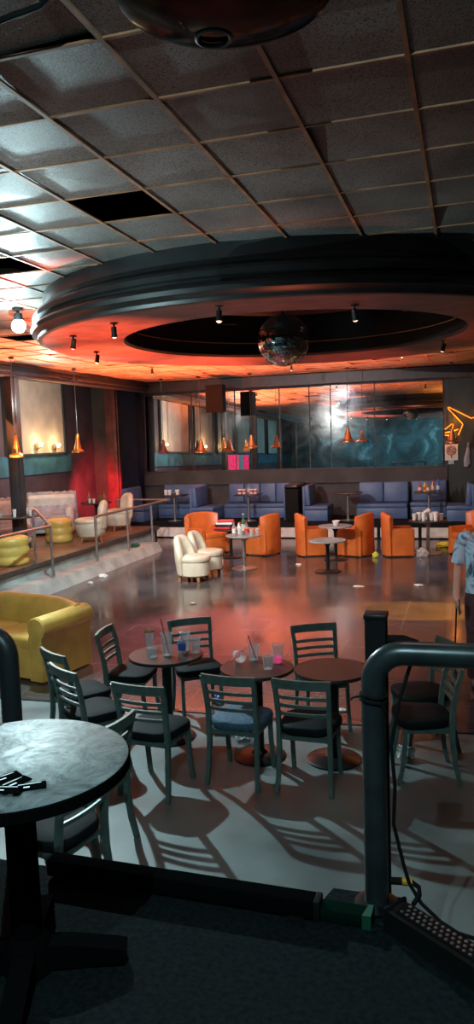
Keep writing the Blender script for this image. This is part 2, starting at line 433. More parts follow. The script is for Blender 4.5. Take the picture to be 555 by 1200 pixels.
# left colonnade: cornice beam with mouldings, torn valance, columns, window panels
XB = -8.8
bm = NB()
prof = [(XB + .02, 4.29), (XB + .02, 4.22), (XB - .02, 4.21), (XB - .02, 4.15), (XB + .05, 4.14), (XB + .05, 4.11), (XB, 4.10), (XB, 4.05), (XB + .03, 4.04), (XB + .03, 4.01), (XB - .2, 4.01), (XB - .2, 4.29)]
loft(bm, [[Vector((x, y, z)) for x, z in prof] for y in (YB, YW - .5)])
struct('trim_4', bm, 'beam', smooth=False)
bm = NB(); rv = random.Random(5); pts = []
n = 90
for k in range(n + 1):
    y = 8 + (YW - .5 - 8) * k / n
    pts.append((y, 4.16 + .10 * math.sin(y * 1.7) * math.sin(y * .63 + 1) + rv.uniform(-.012, .012) + .02))
for k in range(n):
    (ya, za), (yb, zb) = pts[k], pts[k + 1]
    za = min(za, 4.28); zb = min(zb, 4.28)
    quad(bm, [(XB + .09, ya, 4.12), (XB + .09, yb, 4.12), (XB + .10, yb, zb), (XB + .10, ya, za)])
struct('trim_5', bm, 'blackmatt')
for k, y in enumerate((1.2, 4.8, 9.4, 13.7)):
    bm = NB(); box(bm, (XB - .1, y, 2.23), (.17, .30, 3.56), bev=.01); box(bm, (XB - .1, y, 2.5), (.20, .10, 3.0), bev=.005)
    box(bm, (XB - .1, y, .52), (.26, .38, .14), bev=.01)
    struct('trim_%d' % (10 + k), bm, 'darkcol')
wy = [(-2.4, 0.0), (0.6, 3.0), (3.6, 6.0), (6.6, 9.0), (9.6, 12.0), (12.6, 15.6), (16.2, 19.0)]
for k, (a, b) in enumerate(wy):
    bm = NB(); box(bm, (XL + .03, (a + b) / 2, 3.32), (.05, b - a, 1.9)); w = struct('window_%d' % (k + 1), bm, 'winpanel', smooth=False)
    bm = NB()
    for yy in (a, b): box(bm, (XL + .05, yy, 3.3), (.10, .10, 1.95))
    box(bm, (XL + .05, (a + b) / 2, 2.37), (.12, b - a + .1, .06))
    struct('window_frame', bm, 'darkcol', parent=w, smooth=False)
bm = NB(); box(bm, (XL + .03, (YB + 19.3) / 2, 2.1), (.06, 19.3 - YB, .5)); struct('trim_6', bm, 'bluepanel', smooth=False)
# back of the alcove: pilaster and navy column by the mirror
bm = NB(); box(bm, (-10.05, YW - .12, 2.2), (.42, .22, 4.2), bev=.01); box(bm, (-9.95, YW - .26, 2.2), (.14, .08, 4.2), bev=.01); struct('trim_7', bm, 'redcol')
bm = NB(); box(bm, (-9.33, YW - .45, 2.2), (.52, .40, 4.2), bev=.01); struct('trim_8', bm, 'navy')

# mirror panels on the back wall
mx = [-9.08, -7.6, -6.3, -5.0, -4.16, -3.57, -2.38, -.60]
wm = ['leftmost mirror panel behind the left booth, reflecting the window wall', 'second mirror panel from the left, behind the hanging speaker', 'third mirror panel from the left, above the red cup table',
      'mirror panel above the black bench end, fourth from the left', 'narrow mirror panel left of the bright glow, fifth from the left', 'narrow mirror panel with a copper pendant in front, sixth from the left', 'widest right-hand mirror panel beside the orange neon sign']
tilt = .016
for k in range(7):
    a, b = mx[k], mx[k + 1]
    def top(x): return 3.93 + (x - mx[0]) / (mx[-1] - mx[0]) * .06
    zb = 1.72
    def my(z): return YW - .035 + (z - zb) * tilt
    bm = NB()
    quad(bm, [(a + .006, my(zb), zb), (b - .006, my(zb), zb), (b - .006, my(top(b)), top(b)), (a + .006, my(top(a)), top(a))])
    o = thing('mirror_panel', wm[k], 'mirror', ((a + b) / 2, YW - .03, zb), 0, 'mirror panels on the back wall')
    for v in bm.verts: v.co -= Vector(o.location)
    obj('glass', bm, 'mirror', o, smooth=False)
    bm = NB()
    for x in (a + .006, b - .006): box(bm, (x - (a + b) / 2, 0, (top(x) - zb) / 2), (.009, .012, top(x) - zb))
    box(bm, (0, 0, -.012), (b - a - .008, .03, .025))
    obj('edge_trim', bm, 'edge', o, smooth=False)
# bar rail strip below the mirror
bm = NB(); box(bm, (-4.85, YW - .05, 1.5), (8.7, .08, .38)); struct('trim_9', bm, 'wallgrey', smooth=False)

# ------------------------------------------------------------------ circular ceiling ring
NR = 128
def ring_profile(name, prof, m, **k):
    bm = NB()
    rings = [[Vector((RC[0] + r * math.cos(2 * PI * i / NR), RC[1] + r * math.sin(2 * PI * i / NR), z)) for r, z in prof] for i in range(NR)]
    # open profile swept round
    vv = [[bm.verts.new(p) for p in q] for q in rings]
    for i in range(NR):
        A, B = vv[i], vv[(i + 1) % NR]
        for j in range(len(prof) - 1): bm.faces.new((A[j], A[j + 1], B[j + 1], B[j]))
    return struct(name, bm, m, **k)
ring_profile('ceiling_ring', [(3.02, 4.32), (3.02, 4.17), (3.05, 4.12), (3.12, 4.08), (3.14, 4.05), (3.14, 4.00), (3.10, 3.985), (3.10, 3.955), (3.15, 3.94), (3.17, 3.91), (3.16, 3.87), (3.12, 3.85), (3.10, 3.83), (3.09, 3.80), (3.04, 3.795)], 'ringside', angle=25)
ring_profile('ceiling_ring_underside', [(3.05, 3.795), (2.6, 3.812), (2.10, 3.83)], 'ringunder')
ring_profile('ceiling_ring_inner', [(2.10, 3.828), (2.08, 3.86), (2.09, 4.03), (2.11, 4.035), (2.11, 4.42)], 'ringside', angle=25)
bm = NB(); lathe(bm, [(2.12, 4.42), (.01, 4.42)], 96, (RC[0], RC[1], 0), cap=False); struct('ceiling_recess', bm, 'ringside', smooth=False)

# thin cable round the recess
bm = NB(); tube(bm, [(RC[0] + 2.075 * math.cos(a), RC[1] + 2.075 * math.sin(a), 4.03) for a in [i * PI / 40 for i in range(-6, 47)]], .007, 6)
tag(obj('rope_light', bm, 'copper'), 'thin copper-coloured rope light running round the inside of the ceiling ring', 'light')

# disco ball
o = thing('disco_ball', 'large mirrored disco ball hanging inside the ceiling ring', 'disco ball', (-2.20, 9.46, 3.81))
bm = NB(); NU, NV, rad = 54, 30, .325
rb = random.Random(2)
for j in range(NV):
    t0, t1 = PI * j / NV, PI * (j + 1) / NV
    nu = max(6, int(NU * math.sin((t0 + t1) / 2)))
    for i in range(nu):
        a0, a1 = 2 * PI * (i + .04) / nu, 2 * PI * (i + .96) / nu
        tt0, tt1 = t0 + .04 * (t1 - t0), t1 - .04 * (t1 - t0)
        j3 = Vector((rb.uniform(-1, 1), rb.uniform(-1, 1), rb.uniform(-1, 1))) * .003
        q = []
        for t, a in ((tt0, a0), (tt0, a1), (tt1, a1), (tt1, a0)):
            d = Vector((math.sin(t) * math.cos(a), math.sin(t) * math.sin(a), math.cos(t)))
            q.append(d * (rad + rb.uniform(-.0012, .0012)) )
        quad(bm, q)
obj('mirror_facets', bm, 'ball', o, smooth=False)
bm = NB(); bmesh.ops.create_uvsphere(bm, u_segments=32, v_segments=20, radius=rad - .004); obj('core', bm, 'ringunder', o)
bm = NB(); tube(bm, [(0, 0, rad - .01), (0, 0, .60)], .012, 8); lathe(bm, [(.06, .59), (.06, .61), (.03, .61)], 16); obj('hanging_rod', bm, 'blacksteel', o)

# ceiling vents inside the ring
for (x, y, w, lb) in ((-3.15, 10.3, .28, 'small pale ceiling vent in the ring recess, left of the disco ball'), (-1.25, 9.9, .36, 'pale ceiling vent in the ring recess, right of the disco ball')):
    o = thing('ceiling_vent', lb, 'vent', (x, y, 4.405), 0, 'vents in the ring recess')
    bm = NB(); box(bm, (0, 0, 0), (w, w, .02), bev=.004); obj('frame', bm, 'white', o, smooth=False)
    bm = NB()
    for k in range(5): box(bm, (0, -w * .32 + k * w * .16, -.012), (w * .8, .012, .012), (R(30), 0, 0))
    obj('slats', bm, 'steel', o, smooth=False)

# small ceiling spotlights
def spot_fixture(loc, rz, tiltx, label, bulbm='spotbulb'):
    o = thing('ceiling_spotlight', label, 'spotlight', loc, rz, 'small spotlights round the ceiling ring')
    bm = NB(); lathe(bm, [(.055, 0), (.055, -.015), (.015, -.02), (.012, -.07)], 16); obj('mount', bm, 'blacksteel', o)
    bm = NB(); lathe(bm, [(.028, .06), (.038, .05), (.038, -.05), (.045, -.075), (.045, -.085), (.034, -.085)], 16, m=mtx((0, -.01, -.11), (tiltx, 0, 0))); obj('can', bm, 'black', o)
    bm = NB(); lathe(bm, [(.004, -.108), (.024, -.10), (.036, -.085), (.036, -.08)], 16, m=mtx((0, -.01, -.11), (tiltx, 0, 0))); obj('lamp', bm, bulbm, o)
    o.scale = (.72, .72, .72)
    return o
for p, rz, tx, lb in (
    ((-3.41, 7.14, 3.806), .3, R(12), 'black spotlight under the near left part of the ring'),
    ((-4.20, 7.74, 3.806), .9, R(25), 'black spotlight under the ring, closest to the cool white lamp'),
    ((-4.68, 9.24, 3.806), 1.5, R(10), 'dark spotlight under the far left part of the ring'),
    ((-2.15, 6.71, 3.806), 0, R(-8), 'black spotlight under the near rim of the ring, left of the disco ball'),
    ((-1.00, 7.27, 3.806), -.3, R(15), 'black spotlight under the near rim of the ring, right of the disco ball'),
    ((-.30, 10.62, 3.806), 1, R(20), 'dark spotlight under the far right part of the ring'),
    ((.62, 9.6, 3.806), 1.3, R(12), 'dark spotlight under the right end of the ring'),
    ((-6.88, 16.3, 4.29), .4, R(30), 'white-tipped spotlight on the orange ceiling above the left booth'),
    ((-1.28, 16.2, 4.29), 0, R(-15), 'spotlight with pale lens on the ceiling before the right end of the mirror'),
    ((-3.92, 17.6, 4.29), .2, R(15), 'spotlight on the ceiling directly behind the disco ball'),
    ((.15, 13.2, 4.29), -.6, R(20), 'spotlight on the yellow-lit ceiling near the neon sign')):
    spot_fixture(p, rz, tx, lb)

# the bright cool lamp left of the ring
o = thing('stage_light', 'bright cool white stage lamp glaring beside the left edge of the ring', 'stage light', (-5.30, 8.40, 4.29))
bm = NB(); lathe(bm, [(.07, 0), (.07, -.02), (.02, -.03), (.02, -.06)], 16); obj('mount', bm, 'blacksteel', o)
aim = (Vector((-1.2, 2.6, 1.2)) - Vector((-5.3, 8.4, 4.15))).to_track_quat('-Z', 'Y').to_matrix().to_4x4()
mm = Matrix.Translation((0, 0, -.14)) @ aim
bm = NB(); lathe(bm, [(.02, -.05), (.05, -.06), (.055, -.13), (.05, -.14)], 24); obj('housing', bm, 'black', o)
bm = NB(); bmesh.ops.create_uvsphere(bm, u_segments=24, v_segments=16, radius=.085, matrix=Matrix.Translation((0, 0, -.21))); obj('lens', bm, 'lens', o)

# black domed fixture at the top of the picture
o = thing('ceiling_speaker_dome', 'big glossy black round dome fixture hanging from the near ceiling', 'ceiling fixture', (-.755, 2.53, 4.285))
bm = NB(); lathe(bm, [(.10, 0), (.10, -.10), (.16, -.11), (.30, -.13), (.355, -.17), (.37, -.21), (.355, -.235), (.30, -.255), (.16, -.275), (.02, -.28)], 64); obj('shell', bm, mat('dome_black_gloss', (.002, .0025, .0025), .12, spec=.04), o)
bm = NB(); tube(bm, [(-.095 + .060 * math.cos(a), .17 + .060 * math.sin(a), -.273) for a in [2 * PI * i / 36 for i in range(37)]], .009, 8); obj('lens_ring', bm, 'pipe', o)
bm = NB()
for k in range(6):
    for q in range(2): box(bm, (-.17 + k * .018, .04 + q * .03, -.268), (.007, .022, .012))
obj('slots', bm, 'pipe', o, smooth=False)
bm = NB(); tube(bm, [(.372 * math.cos(a), .372 * math.sin(a), -.212) for a in [R(x) for x in range(60, 150, 6)]], .006, 6); obj('rim_trim', bm, 'chrome', o)

# loose cable on the ceiling at upper left
bm = NB(); tube(bm, [(-1.95, 2.86, 4.305), (-1.86, 2.81, 4.28), (-1.76, 2.775, 4.268), (-1.68, 2.755, 4.266), (-1.62, 2.75, 4.268), (-1.55, 2.745, 4.275), (-1.50, 2.715, 4.288), (-1.47, 2.66, 4.305)], .012, 8)
tag(obj('loose_cable', bm, 'blackmatt'), 'loose black cable hanging from the ceiling tiles at the upper left corner', 'cable')

# ------------------------------------------------------------------ hanging speaker, pendants
o = thing('hanging_speaker', 'black loudspeaker hanging on wires before the mirror', 'speaker', (-6.35, 19.35, 3.32), R(-6))
bm = NB(); prism(bm, [(-.24, -.2), (.24, -.2), (.17, .2), (-.17, .2)], 0, .72); obj('cabinet', bm, 'blackmatt', o, smooth=False)
bm = NB(); box(bm, (0, -.207, .36), (.43, .012, .66), bev=.004); obj('grille', bm, 'grille', o)
bm = NB()
for sx in (-.14, .14): tube(bm, [(sx, 0, .715), (sx * .9, 0, .975)], .008, 6)
obj('hanging_wires', bm, 'blacksteel', o)

def pendant(loc, drop, h, r, m, label, group, hot=True):
    o = thing('pendant_lamp', label, 'pendant lamp', loc, 0, group)
    bm = NB(); lathe(bm, [(.05, 0), (.05, -.03), (.01, -.035)], 16); obj('canopy', bm, 'blacksteel', o)
    bm = NB(); tube(bm, [(0, 0, -.03), (0, 0, -drop)], .007, 6); obj('cord', bm, 'pipe', o)
    z = -drop
    bm = NB(); lathe(bm, [(.012, z + .02), (r * .22, z), (r * .30, z - h * .25), (r * .5, z - h * .62), (r * .62, z - h * .8), (r, z - h * .9), (r, z - h), (r * .96, z - h), (r * .55, z - h * .82), (.02, z - h * .5)], 24, cap=False); obj('shade', bm, m, o)
    if hot:
        bm = NB(); bmesh.ops.create_uvsphere(bm, u_segments=12, v_segments=8, radius=.03, matrix=mtx((0, 0, z - h * .78))); obj('bulb', bm, 'spotbulb', o)
    return o
pendant((-8.39, 15.41, 4.29), 1.48, .40, .14, 'brass', 'brass cone pendant hanging over the cream tub chairs on the platform', 'brass pendants over the platform')
pendant((-8.30, 12.82, 4.29), 1.50, .40, .14, 'brass', 'brass cone pendant hanging beside the dark column at the left', 'brass pendants over the platform')
for x, y, z, r, mt, lb in ((-7.95, 19.4, 2.62, .15, 'redcol', 'dull red pendant over the leftmost booth table'), (-6.90, 19.5, 2.60, .19, 'copper', 'wide copper pendant hanging left of the black speaker'),
                    (-5.45, 19.4, 2.68, .17, 'copper', 'copper pendant over the table of red cups'), (-2.90, 19.4, 2.76, .19, 'copper', 'copper pendant over the empty booth table'),
                    (-.36, 19.6, 2.66, .16, 'copper', 'copper pendant hanging in front of the orange neon sign')):
    pendant((x, y, 4.29), 4.29 - z, .34, r, mt, lb, 'pendants over the booth tables', hot=False)

# wall sconces among the windows
for y, z, lb in ((15.35, 2.62, 'glowing warm wall bulb left of the dark column'), (17.5, 2.60, 'glowing warm wall bulb in the middle of the far left window panel'), (18.4, 2.56, 'glowing warm wall bulb nearest the red alcove'), (11.0, 2.6, 'glowing warm wall bulb on a window panel seen in the mirror'), (8.0, 2.6, 'warm wall bulb on the nearer window wall, seen only in the mirror')):
    o = thing('wall_sconce', lb, 'wall light', (XL + .06, y, z), 0, 'warm bulbs along the left wall')
    bm = NB(); box(bm, (.02, 0, -.05), (.04, .08, .12), bev=.008); tube(bm, [(.03, 0, -.06), (.12, 0, -.07), (.14, 0, -.02)], .01, 8); obj('bracket', bm, 'brass', o)
    bm = NB(); bmesh.ops.create_uvsphere(bm, u_segments=16, v_segments=10, radius=.055, matrix=mtx((.14, 0, .03))); obj('bulb', bm, 'bulb', o)

# ------------------------------------------------------------------ left platform with ledge and rails
XP = -7.55
bm = NB(); box(bm, ((XL + XP) / 2, (2.9 + 17.8) / 2, .40), (XP - XL, 14.9, .10)); struct('floor_platform', bm, 'deck', smooth=False)
bm = NB(); box(bm, ((XL + XP - .05) / 2, (2.9 + 17.75) / 2, .175), (XP - .05 - XL, 14.8, .35)); struct('wall_platform', bm, 'ledge', smooth=False)
bm = NB(); box(bm, (XP + .02, 10.35, .425), (.05, 14.92, .07)); box(bm, ((XL + XP) / 2, 17.82, .425), (XP - XL, .05, .07)); struct('trim_20', bm, 'edge', smooth=False)
bm = NB(); loft(bm, [[Vector(p) for p in ((XP - .06, y, .001), (-6.98, y, .001), (-7.10, y, .20), (XP - .06, y, .20))] for y in (2.9, 16.7)]); struct('trim_21', bm, 'ledge', smooth=False)

def rail(name, label, parts, loc=(0, 0, 0), group=None, m='steel'):
    o = thing(name, label, 'railing', loc, 0, group)
    for nm, pts, r in parts:
        bm = NB(); tube(bm, pts, r, 12); obj(nm, bm, m, o)
    return o
rail('hand_railing', 'steel handrail on three posts along the far part of the pale ledge', [
    ('handrail', [(0, 0, .93), (0, 1.3, .93), (0, 2.9, .93), (0, 4.0, .93)], .027),
    ('post', [(0, 0, 0), (0, 0, .92)], .027), ('post', [(0, 1.5, 0), (0, 1.5, .92)], .027), ('post', [(0, 2.85, 0), (0, 2.85, .92)], .027), ('end_rail', [(0, 4.0, .93), (-.06, 4.06, .93), (-.5, 4.06, .93), (-1.5, 4.06, .93)], .027), ('post', [(-1.45, 4.06, .93), (-1.45, 4.06, .0)], .027)], (-7.21, 13.8, .2), 'steel rails along the platform')
rail('hand_railing', 'steel handrail with a raised hoop end beside the yellow ottoman', [
    ('handrail', [(0, -4.2, .95), (0, -2, .95), (0, 0, .95)], .027), ('post', [(0, 0, 0), (0, 0, .95)], .027),
    ('hoop', [(0, 0, .95), (-.08, .01, 1.02), (-.30, .04, 1.22), (-.345, .05, 1.245), (-.37, .05, 1.22), (-.375, .05, 1.1), (-.375, .05, 0.24)], .027), ('post', [(0, -2.2, 0), (0, -2.2, .95)], .027)], (-7.21, 12.07, .2), 'steel rails along the platform')

# ------------------------------------------------------------------ lounge things on the platform
ZP = .45
def ottoman(loc, r, h, label):
    o = thing('ottoman', label, 'ottoman', loc, 0, 'yellow ottomans on the platform')
    bm = NB(); prof = [(r * .9, 0)]
    for k in range(3):
        z0 = .0 + k * h / 3; z1 = z0 + h / 3
        prof += [(r * .95, z0 + .01), (r * 1.0, z0 + h * .1), (r * 1.0, z1 - h * .09), (r * .95, z1 - .008)]
    prof += [(r * .8, h + .012), (r * .3, h + .025)]
    lathe(bm, prof, 40); obj('body', bm, 'yellow', o, angle=60)
    bm = NB(); lathe(bm, [(.012, h + .03), (.02, h + .024), (.02, h + .018)], 12); obj('button', bm, 'yellow', o)
    return o
ottoman((-8.05, 12.0, ZP), .36, .50, 'yellow quilted round ottoman half cut off by the picture\'s left edge')
ottoman((-8.72, 14.95, ZP), .30, .50, 'yellow ribbed round ottoman beside the cream tub chair')

def cream_tub(loc, rz, label):
    o = thing('tub_chair', label, 'armchair', loc, rz, 'cream tub chairs on the platform')
    n = 28
    bm = NB(); lathe(bm, [(.24, .10), (.29, .13), (.33, .28), (.345, .40), (.33, .43)], 36); obj('base', bm, 'cream', o)
    bm = NB(); lathe(bm, [(.30, .40), (.35, .42), (.36, .46), (.34, .50), (.26, .525), (.05, .53)], 36); obj('seat', bm, 'cream', o)
    # curved back at local -y, 
    bm = NB(); rings = []
    for k in range(n + 1):
        a = R(216 + 108 * k / n); s = math.sin(PI * k / n) ** .22
        c, q = math.cos(a), math.sin(a)
        ht = .48 + .42 * min(1, s * 1.02)
        ri, ro = .27, .37
        rings.append([Vector((c * rr, q * rr, z)) for rr, z in ((ri, .30), (ro - .01, .30), (ro + .02, (ht + .3) / 2), (ro + .02, ht - .05), (ro - .02, ht), (ri + .02, ht), (ri - .015, ht - .06))])
    loft(bm, rings); obj('backrest', bm, 'cream', o, angle=60)
    for sx, sy in ((-1, -1), (1, -1), (-1, 1), (1, 1)):
        bm = NB(); tube(bm, [(sx * .22, sy * .22, 0), (sx * .19, sy * .19, .13)], [.022, .035], 10); obj('foot', bm, 'wood', o)
    return o
cream_tub((-7.98, 15.05, ZP), R(118), 'cream tub chair with a round seat beside the yellow ottoman')
cream_tub((-8.30, 17.10, ZP), R(140), 'cream tub chair farther back, in front of the red-lit alcove')

# plastic-covered sofa
def sheet_sofa(loc, rz, w, label):
    o = thing('covered_sofa', label, 'sofa', loc, rz, 'covered sofas on the platform')
    bm = NB(); box(bm, (0, 0, .22), (w, .85, .34), bev=.05, seg=3); obj('base', bm, 'white', o)
    bm = NB(); box(bm, (0, -.36, .62), (w, .22, .62), (R(-14), 0, 0), bev=.06, seg=3); obj('backrest', bm, 'white', o)
    for sx in (-1, 1):
        bm = NB(); box(bm, (sx * (w / 2 - .09), .0, .42), (.18, .8, .46), bev=.06, seg=3); obj('arm', bm, 'white', o)
    # draped sheet
    bm = NB(); nx, ny = 26, 22; rs = random.Random(4)
    prof = [(-.62, .25), (-.60, .55), (-.56, .85), (-.50, .99), (-.40, .99), (-.30, .84), (-.22, .62), (-.10, .50), (.1, .46), (.3, .45), (.44, .43), (.49, .33), (.50, .18)]
    g = [[bm.verts.new((-(w / 2 + .02) + (w + .04) * i / nx, y + rs.uniform(-.012, .012), z + rs.uniform(-.008, .02) + .012 * math.sin(i * 1.7 + j))) for j, (y, z) in enumerate(prof)] for i in range(nx + 1)]
    for i in range(nx):
        for j in range(len(prof) - 1): bm.faces.new((g[i][j], g[i + 1][j], g[i + 1][j + 1], g[i][j + 1]))
    obj('plastic_sheet', bm, 'plate', o, angle=180)
    return o
sheet_sofa((-9.72, 16.3, ZP), R(203), 1.15, 'pale sofa under a crumpled plastic sheet, behind the yellow ribbed ottoman')
sheet_sofa((-9.85, 14.3, ZP), R(235), 1.2, 'pale sheet-covered seat behind the dark column at the left edge')

def pedestal_table(loc, r, h, m, label, group, base='disc', name='pedestal_table', ped=.035, pm='blacksteel', thick=.03, br=None):
    o = thing(name, label, 'table', loc, 0, group)
    bm = NB(); lathe(bm, [(r * .97, h - thick), (r, h - thick * .8), (r, h - thick * .2), (r * .985, h)], 56); obj('tabletop', bm, m, o)
    bm = NB(); tube(bm, [(0, 0, .02), (0, 0, h - thick)], ped, 16); lathe(bm, [(ped, h - thick - .10), (ped * 2.6, h - thick - .01), (ped * 2.6, h - thick)], 20); obj('pedestal', bm, pm, o)
    br = br or r * .72
    bm = NB()
    lathe(bm, [(br, 0), (br, .012), (br * .9, .022), (ped * 1.6, .035), (ped, .06)], 40); obj('base', bm, pm, o)
    return o
def cup(loc, h, r0, r1, m, label, group, liquid=None, straw=False):
    o = thing('plastic_cup', label, 'cup', loc, 0, group)
    bm = NB(); lathe(bm, [(.002, .003), (r0, .003), (r0, 0), (r0 * 1.02, .002), (r1, h), (r1 * 1.05, h), (r1 * 1.05, h - .006), (r1 * .96, h - .004), (r0 * .94, .006), (.002, .006)], 20, cap=False); obj('wall', bm, m, o)
    if liquid:
        bm = NB(); lathe(bm, [(r0 * .93, .007), (r0 + (r1 - r0) * .3, h * .32), (.001, h * .32)], 16); obj('drink', bm, liquid, o)
    if straw:
        bm = NB(); tube(bm, [(r0 * .5, 0, .01), (-r1 * .9, 0, h * 1.6)], .004, 6); obj('straw', bm, 'straw', o)
    return o
def bottle(loc, h, r, m, label, group=None, lab=None, capm='redlabel', rz=0, lying=False):
    o = thing('bottle', label, 'bottle', loc, rz, group)
    q = mtx((0, 0, r), (R(90), 0, 0)) if lying else None
    bm = NB(); lathe(bm, [(r * .9, 0), (r, .008), (r, h * .58), (r * .8, h * .68), (r * .36, h * .80), (r * .34, h * .95)], 20, m=q); obj('glass', bm, m, o)
    bm = NB(); lathe(bm, [(r * .38, h * .94), (r * .38, h), (r * .1, h)], 14, m=q); obj('cap', bm, capm, o)
    if lab:
        bm = NB(); lathe(bm, [(r * 1.02, h * .18), (r * 1.02, h * .5)], 20, m=q, cap=False); obj('label', bm, lab, o)
    return o

pedestal_table((-8.9, 13.6, ZP), .46, .72, 'ttop', 'dark round table cluttered with cups behind the left handrail', 'platform tables')
zt = ZP + .72
rq = random.Random(9)
cl = ['small pale cup on the cluttered platform table, near its left rim', 'white cup in the middle of the cluttered platform table', 'clear cup at the back of the cluttered platform table', 'pale cup by the right rim of the cluttered platform table', 'tall clear cup nearest the column on the platform table', 'small white cup at the front of the cluttered platform table']
for k, (dx, dy) in enumerate(((-.3, -.1), (-.02, 0), (.02, .26), (.3, .05), (.18, .22), (.12, -.25))):
    cup((-8.9 + dx, 13.6 + dy, zt), .10 + .03 * (k % 3), .03, .04, 'paper' if k in (1, 5, 3) else 'clear', cl[k], 'cups on the platform table')
pedestal_table((-9.3, 17.9, ZP), .40, .62, 'ttop', 'dark round table with bottles in the red alcove light', 'platform tables')
zt = ZP + .62
for dx, dy, h, mt, lb in ((-.2, 0, .30, 'amber', 'tall amber bottle at the left of the red-lit alcove table'), (.08, .1, .27, 'glassg', 'dark glass bottle in the middle of the red-lit alcove table'), (.24, .0, .26, 'amber', 'amber bottle at the right of the red-lit alcove table')):
    bottle((-9.3 + dx, 17.9 + dy, zt), h, .036, mt, lb, 'bottles in the red alcove')
for dx, dy, lb in ((-.08, -.2, 'left white cup on the red-lit alcove table'), (.05, -.22, 'right white cup on the red-lit alcove table')):
    cup((-9.3 + dx, 17.9 + dy, zt), .11, .03, .042, 'paper', lb, 'cups in the red alcove')
# pink and blue banners that the mirror shows standing on the platform
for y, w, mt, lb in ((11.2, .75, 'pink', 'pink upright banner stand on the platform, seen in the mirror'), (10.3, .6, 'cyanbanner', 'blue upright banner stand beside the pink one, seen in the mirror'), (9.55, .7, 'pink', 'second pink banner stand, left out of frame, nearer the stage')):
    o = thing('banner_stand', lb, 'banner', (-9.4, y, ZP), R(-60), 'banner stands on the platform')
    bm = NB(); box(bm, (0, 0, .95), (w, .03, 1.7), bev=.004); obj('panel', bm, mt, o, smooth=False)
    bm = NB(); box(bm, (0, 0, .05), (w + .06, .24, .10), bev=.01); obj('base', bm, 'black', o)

# ------------------------------------------------------------------ booth plinth and benches
ZB = .40
YP = 18.98
bm = NB(); box(bm, ((-9.05 + XR) / 2, (YP + YW) / 2 + .02, .2), (XR + 9.05, YW - YP - .06, .4)); struct('floor_booth', bm, 'blackmatt', smooth=False)
bm = NB()
x = -8.08
while x < 3.8:
    box(bm, (x + .46, YP + .005, .155), (.92, .03, .25), bev=.004); x += 1.0
struct('baseboard_booth', bm, 'white', smooth=False)

def bench_unit(loc, rz, w, label, back=True, d=.62, seams=1, backcurve=False, dark_back=False, bh=.94):
    """facing local +y, back at -y, width w along x"""
    o = thing('booth_bench', label, 'booth bench', loc, rz, 'blue booth benches along the mirror wall')
    bm = NB(); box(bm, (0, .02, .15), (w, d, .28), bev=.012); obj('base', bm, 'blue', o)
    bm = NB(); box(bm, (0, .03, .345), (w - .01, d, .11), bev=.03, seg=3); obj('seat', bm, 'blue', o)
    n = seams
    for k in range(n):
        cw = w / n
        bm = NB(); box(bm, (-w / 2 + cw * (k + .5), -d / 2 + .11, .40 + (bh - .40) / 2), (cw - .006, .14, bh - .40), (R(4), 0, 0), bev=.035, seg=3); obj('back_cushion', bm, 'blue', o)
    bm = NB(); box(bm, (0, -d / 2 + .02, bh / 2 - .01), (w, .06, bh - .03), bev=.012); obj('back_panel', bm, 'blackmatt' if dark_back else 'blue', o)
    return o
Q = R(-90)   # facing +x
yb = YW - .06 - .31
# leftmost booth
bench_unit((-8.82, 19.58, ZB), Q, .98, 'short blue bench end at the left corner of the booths, tinted pink', seams=1)
bench_unit((-7.83, yb, ZB), 0, 1.30, 'blue bench behind the leftmost booth table')
bench_unit((-6.84, 19.62, ZB), Q, .98, 'blue bench with its end towards the dance floor, right of the leftmost booth')
bench_unit((-5.58, yb, ZB), PI, 1.84, 'long blue bench with four back cushions behind the red cup table', seams=4)
o = thing('shaded_bench_side', 'black block for the shaded bench side right of the red cup table', 'divider', (-4.42, 19.95, ZB))  # bench side in shadow, its shade built as a black block
bm = NB(); box(bm, (0, 0, .42), (.36, 1.0, .84), bev=.02); obj('body', bm, 'blackmatt', o)
bm = NB(); box(bm, (0, 0, .90), (.37, 1.02, .11), bev=.04, seg=4); obj('block_top', bm, 'black', o)
bm = NB(); box(bm, (-.20, 0, .46), (.045, 1.0, .90), bev=.015); obj('blue_facing', bm, 'blue', o)
bench_unit((-3.78, 19.75, ZB), Q, .9, 'blue bench with a tall dark-lined back left of the empty booth table')
bench_unit((-2.13, yb - .25, ZB), PI, 1.30, 'wide blue bench with two back cushions right of the empty booth table', seams=2)
bench_unit((-.98, yb, ZB), PI, .92, 'blue bench behind the table of drink bottles')
bench_unit((-.16, 19.62, ZB), R(90), .95, 'blue corner bench at the right end of the booths')
bpy.data.objects['booth_bench.001'].rotation_euler = (0, 0, PI)

TB = 'booth tables'
def booth_table(loc, w, d, label):
    o = thing('booth_table', label, 'table', loc, 0, TB)
    bm = NB(); box(bm, (0, 0, .71), (w, d, .035), bev=.01); obj('tabletop', bm, 'ttop', o)
    bm = NB(); tube(bm, [(0, 0, .02), (0, 0, .695)], .035, 14); obj('pedestal', bm, 'steel', o)
    bm = NB(); lathe(bm, [(.20, 0), (.20, .012), (.04, .04)], 28); obj('base', bm, 'steel', o)
    return o
booth_table((-7.72, 19.45, ZB), .62, .62, 'leftmost booth table with red-lit cups and a bottle')
booth_table((-5.60, 19.45, ZB), .62, .62, 'booth table carrying a row of red cups')
booth_table((-2.96, 19.55, ZB), .70, .62, 'empty dark booth table between two blue benches')
booth_table((-.92, 19.45, ZB), .70, .62, 'booth table with a cluster of drink bottles at the right')
zt = ZB + .728
for k, dx in enumerate((-.22, -.11, .12)):
    cup((-7.72 + dx, 19.4, zt), .14, .04, .052, 'paper', ['leftmost white cup on the leftmost booth table', 'second white cup on the leftmost booth table', 'white cup right of the bottle on the leftmost booth table'][k], 'cups on the leftmost booth table')
